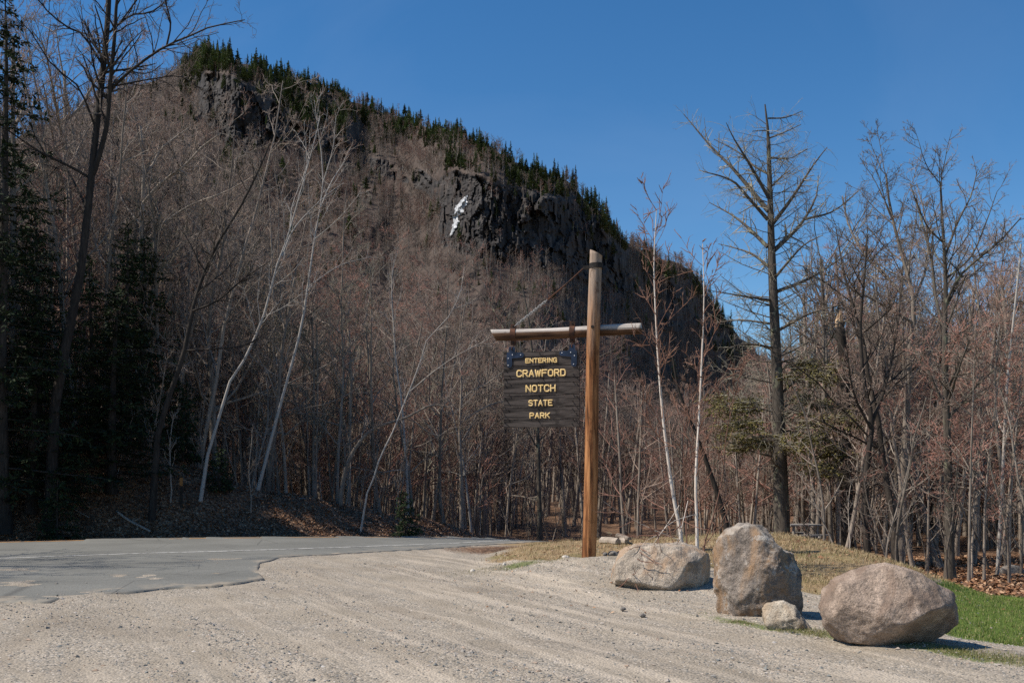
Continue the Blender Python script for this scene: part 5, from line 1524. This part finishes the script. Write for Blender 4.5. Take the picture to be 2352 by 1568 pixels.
for i, (pa, pb_, r_, up, lab) in enumerate([((1382, 1246), (1420, 1249), .07, .06, 'longer bleached split log lying on the berm behind the sign post'), ((1424, 1247), (1440, 1248), .06, .06, 'short bleached log end beside the longer split log'), ((1418, 1241), (1446, 1250), .045, .12, 'dark split log leaning over the bleached logs')]):
    A, B = gp(*pa, up), gp(*pb_, up)
    d = nrm(B - A); s_ = nrm(np.cross(d, [0, 0, 1.0])); u_ = np.cross(s_, d)
    g = Geo()
    prof = [(-1, -.7), (1, -.7), (.9, .1), (.1, .9), (-.8, .3)]
    V = np.array([[c0 + s_ * a * r_ + u_ * b_ * r_ for a, b_ in prof] for c0 in (A, (A + B) / 2 + u_ * .01, B)])
    ii = np.arange(2)[:, None] * 5; jj = np.arange(5)[None]; j2 = (jj + 1) % 5
    g.add(V, [np.stack([ii + jj, ii + j2, ii + 5 + j2, ii + 5 + jj], -1).reshape(-1, 4), np.arange(5)[None, ::-1], (10 + np.arange(5))[None]])
    tag(link('split_log', g.mesh('split_log', M['cut_wood' if i < 2 else 'bark'], False)), lab, 'log')
# roadside marker stakes on the bank
M['marker'] = plain_mat('faded_orange_plate', (.30, .13, .04), (.42, .2, .07), 9, None)
for x, y, h, lab, plate in ((417, 1165, 1.0, 'thin marker post with small faded orange plate on the shaded bank', True), (502, 1128, .75, 'short dark stake on the bank beside the bent birch', False)):
    p_ = gp(x, y)
    e = link('marker_post', None, None, p_); tag(e, lab, 'post')
    g = Geo(); g.box((0, 0, h / 2 - .05), (.07, .05, h + .1)); g.box((0, -.01, h + .005), (.055, .03, .02))
    link('stake', g.mesh('stake', M['bark_dark'], False), e)
    if plate:
        g = Geo(); g.box((0, -.035, h - .16), (.10, .012, .26)); link('plate', g.mesh('plate', M['marker'], False), e)
# picnic table beyond the mound
pt = on_ground((1838 - CX) / F * 31, 31) - np.array([0, 0, .22])
e = link('picnic_table', None, None, pt, (0, 0, .25)); tag(e, 'pale grey wooden picnic table half hidden behind the grassy mound', 'table')
M['grey_wood'] = plain_mat('grey_weathered_wood', (.20, .19, .18), (.32, .30, .28), 6, None)
for i in range(5):
    g = Geo(); g.box((0, -.32 + i * .16, .74 + .42), (1.1, .14, .04)); link('top_plank', g.mesh('top_plank', M['grey_wood'], False), e)
for s_ in (-1, 1):
    g = Geo(); g.box((0, s_ * .72, .45 + .42), (1.1, .24, .04)); link('bench', g.mesh('bench', M['grey_wood'], False), e)
    g = Geo(); g.box((s_ * .4, 0, .40 + .42), (.05, 1.6, .1)); g.box((s_ * .4, -.3, .36 + .2), (.05, .09, 1.16)); g.box((s_ * .4, .3, .36 + .2), (.05, .09, 1.16))
    link('leg_frame', g.mesh('leg_frame', M['grey_wood'], False), e)

# ------------------------------------------------------------------ loose ground cover
r = np.random.default_rng(600)
def cover_at(A, X, Y):
    i = np.clip(np.searchsorted(xs, X) - 1, 0, len(xs) - 2); j = np.clip(np.searchsorted(ys, Y) - 1, 0, len(ys) - 2)
    return A[i, j]
def zfine(X, Y):
    i = np.clip(np.searchsorted(xs, X) - 1, 0, len(xs) - 2); j = np.clip(np.searchsorted(ys, Y) - 1, 0, len(ys) - 2)
    fx, fy = (X - xs[i]) / (xs[i + 1] - xs[i]), (Y - ys[j]) / (ys[j + 1] - ys[j])
    return (GZ[i, j] * (1 - fx) + GZ[i + 1, j] * fx) * (1 - fy) + (GZ[i, j + 1] * (1 - fx) + GZ[i + 1, j + 1] * fx) * fy
# pebbles
n = 80000
Y = 6.6 + 12.5 * r.uniform(0, 1, n) ** 1.25; X = r.uniform(-.56, .56, n) * Y
ssd, _, _, _ = road_coord(X, Y)
arc_ = road_coord(X, Y)[1]
onroad = ssd > np.interp(arc_, st, noff) - .02
dens = sstep(-.35, .55, fbm((.51 * X - .86 * Y) * .3, (.86 * X + .51 * Y) * 1.5, 0, 3, 611)) * .9 + .12
dens = np.maximum(dens, .9 * sstep(12, 14.5, Y) * sstep(-1.2, .5, X))
dens = dens * (1 - .9 * cover_at(lawn, X, Y)) * (1 - .85 * cover_at(dry, X, Y)) * (1 - cover_at(litter, X, Y))
edge_ = ssd - np.interp(arc_, st, noff)
dens = np.where(onroad, np.maximum(.015, .7 * np.exp(-np.abs(edge_) / .16)), dens)
kp = r.uniform(0, 1, n) < dens
X, Y = X[kp][:23000], Y[kp][:23000]
n = len(X)
size = np.clip(np.exp(r.normal(math.log(.0065), .5, n)), .003, .028)
Z = zfine(X, Y) + np.where(onroad[kp][:23000], .016, 0) + size * .15
oct_ = np.array([[1, 0, 0], [-1, 0, 0], [0, 1, 0], [0, -1, 0], [0, 0, 1], [0, 0, -1]], float)
of = np.array([[0, 2, 4], [2, 1, 4], [1, 3, 4], [3, 0, 4], [2, 0, 5], [1, 2, 5], [3, 1, 5], [0, 3, 5]])
a = r.uniform(0, 6.28, n)
jit = r.uniform(.6, 1.3, (n, 6, 3))
v = oct_[None] * jit * np.array([1.25, .9, .6])
v = v + r.normal(0, .18, (n, 6, 3))
ca, sa = np.cos(a)[:, None], np.sin(a)[:, None]
v = np.stack([v[..., 0] * ca - v[..., 1] * sa, v[..., 0] * sa + v[..., 1] * ca, v[..., 2]], -1) * size[:, None, None]
v += np.stack([X, Y, Z], 1)[:, None]
k = NT('pebble')
cid = k.attr('tone')
k.out(k.ramp(cid, [(0, (.085, .09, .09)), (.25, (.17, .18, .175)), (.45, (.27, .245, .215)), (.7, (.40, .35, .30)), (.88, (.34, .24, .17)), (1, (.58, .54, .49))]))
me = make_mesh('gravel', v.reshape(-1, 3), [(of[None] + np.arange(n)[:, None, None] * 6).reshape(-1, 3)], k.m, False, None, {'tone': np.repeat(r.uniform(0, 1, n), 6)})
tag(link('gravel', me), 'loose grey and tan pebbles strewn over the sandy lot', 'gravel', None, 'stuff')
# grass: short green blades on the lawn and strip, straw-coloured on the mound
def blades(name, label, X, Y, h, w, mat, lean=.5):
    n = len(X)
    Z = zfine(X, Y)
    a = r.uniform(0, 6.28, n); l = r.uniform(.1, lean, n) * h
    b = np.stack([X, Y, Z - .004], 1)
    s_ = np.stack([np.cos(a), np.sin(a), 0 * a], 1) * (w / 2)[:, None]
    tip = b + np.stack([-np.sin(a) * l, np.cos(a) * l, h], 1)
    mid = b * .5 + tip * .5 + np.stack([np.sin(a) * l * .15, -np.cos(a) * l * .15, h * .08], 1)
    V = np.stack([b - s_, b + s_, mid + s_ * .7, mid - s_ * .7, tip], 1)
    o5 = np.arange(n)[:, None] * 5
    me = make_mesh(name, V.reshape(-1, 3), [o5 + np.array([[0, 1, 2, 3]]), o5 + np.array([[3, 2, 4]])], mat, False, None, {'tone': np.repeat(r.uniform(0, 1, n), 5)})
    tag(link(name, me), label, 'grass', None, 'stuff')
def tone_mat(name, stops):
    k = NT(name)
    k.b.inputs['Roughness'].default_value = .6
    return k.out(k.ramp(k.attr('tone'), stops))
M['g_green'] = tone_mat('green_grass', [(0, (.055, .088, .014)), (.5, (.105, .155, .026)), (.8, (.155, .19, .04)), (.9, (.28, .24, .11)), (1, (.36, .29, .16))])
M['g_dry'] = tone_mat('dry_grass', [(0, (.16, .11, .055)), (.5, (.34, .25, .135)), (.87, (.50, .39, .23)), (.95, (.10, .13, .025)), (1, (.12, .16, .03))])
M['g_strip'] = tone_mat('sparse_grass', [(0, (.08, .10, .02)), (.5, (.13, .145, .035)), (.8, (.24, .20, .09)), (1, (.32, .26, .14))])
n = 150000
Y = r.uniform(8.8, 18.5, n); X = 3.0 + r.uniform(0, 1, n) * 9
kp = (r.uniform(0, 1, n) < cover_at(lawn, X, Y) ** 2) & (X / Y < .60)
X, Y = X[kp][:28000], Y[kp][:28000]
blades('lawn_grass', 'short bright green lawn grass behind the big boulder', X, Y, r.uniform(.02, .055, len(X)), r.uniform(.003, .007, len(X)), M['g_green'])
n = 120000
Y = r.uniform(12.2, 21.5, n); X = r.uniform(-1, 8.5, n)
kp = r.uniform(0, 1, n) < cover_at(dry, X, Y) ** 1.5 * (.35 + .65 * sstep(-.2, .3, fbm(X * 1.5, Y * 1.5, 0, 3, 621))) * np.interp(X, [0, 2.5, 3.5], [.45, .5, 1])
X, Y = X[kp][:30000], Y[kp][:30000]
blades('dry_grass', 'flattened straw-coloured grass covering the mound', X, Y, r.uniform(.02, .09, len(X)), r.uniform(.003, .007, len(X)), M['g_dry'], 1.6)
n = 90000
X = r.uniform(1.5, 7.2, n); Y = np.interp(X, sx, sy) + r.normal(0, .25, n)
kp = (r.uniform(0, 1, n) < cover_at(np.maximum(strip, patch), X, Y) * sstep(-.3, .4, fbm(X * 2, Y * 2, 0, 3, 631)))
X, Y = X[kp][:16000], Y[kp][:16000]
n2 = 2500
X2 = .15 + r.normal(0, .6, n2); Y2 = 16.9 + r.normal(0, .25, n2)
X, Y = np.concatenate([X, X2]), np.concatenate([Y, Y2])
blades('sparse_grass', 'thin strip of sparse grass along the gravel edge', X, Y, r.uniform(.012, .04, len(X)), r.uniform(.002, .005, len(X)), M['g_strip'], .9)
# fallen leaves
def leaves(name, label, X, Y, mat, smin=.03, smax=.06):
    n = len(X)
    Z = zfine(X, Y) + .012
    a = r.uniform(0, 6.28, n); s_ = r.uniform(smin, smax, n)
    ux = np.stack([np.cos(a), np.sin(a), r.normal(0, .35, n)], 1) * s_[:, None]
    uy = np.stack([-np.sin(a), np.cos(a), r.normal(0, .35, n)], 1) * (s_ * .6)[:, None]
    c = np.stack([X, Y, Z], 1)
    up = np.array([0, 0, 1.0]) * (s_ * r.uniform(.0, .5, n))[:, None]
    V = np.stack([c - ux, c + uy + up, c + ux, c - uy + up * .5], 1)
    i4 = np.arange(n)[:, None] * 4
    me = make_mesh(name, V.reshape(-1, 3), [np.concatenate([i4 + np.array([[0, 3, 1]]), i4 + np.array([[3, 2, 1]])])], mat, False, None, {'tone': np.repeat(r.uniform(0, 1, n), 4)})
    tag(link(name, me), label, 'leaves', None, 'stuff')
M['leaf'] = tone_mat('dead_leaf', [(0, (.08, .042, .022)), (.35, (.21, .10, .05)), (.7, (.33, .175, .09)), (1, (.48, .32, .20))])
n = 120000
Y = r.uniform(24, 46, n); X = r.uniform(-.55, .12, n) * Y
sd_ = road_coord(X, Y)[0]
kp = (sd_ > 3.4) & (sd_ < 14)
X, Y = X[kp][:42000], Y[kp][:42000]
leaves('leaf_litter', 'brown fallen leaves covering the road bank', X, Y, M['leaf'], .03, .06)
n = 40000
Y = r.uniform(16.5, 30, n); X = r.uniform(.28, .62, n) * Y
kp = (r.uniform(0, 1, n) < cover_at(litter, X, Y) + .015)
X, Y = X[kp][:16000], Y[kp][:16000]
leaves('leaf_litter', 'tan fallen leaves under the trees behind the lawn', X, Y, M['leaf'], .03, .07)
n = 3000
Y = r.uniform(12, 20, n); X = r.uniform(-.5, 8, n)
kp = r.uniform(0, 1, n) < np.maximum(cover_at(dry, X, Y), .12)
leaves('leaf_litter', 'scattered dry leaves on the grassy mound and gravel edge', X[kp], Y[kp], M['leaf'], .012, .03)
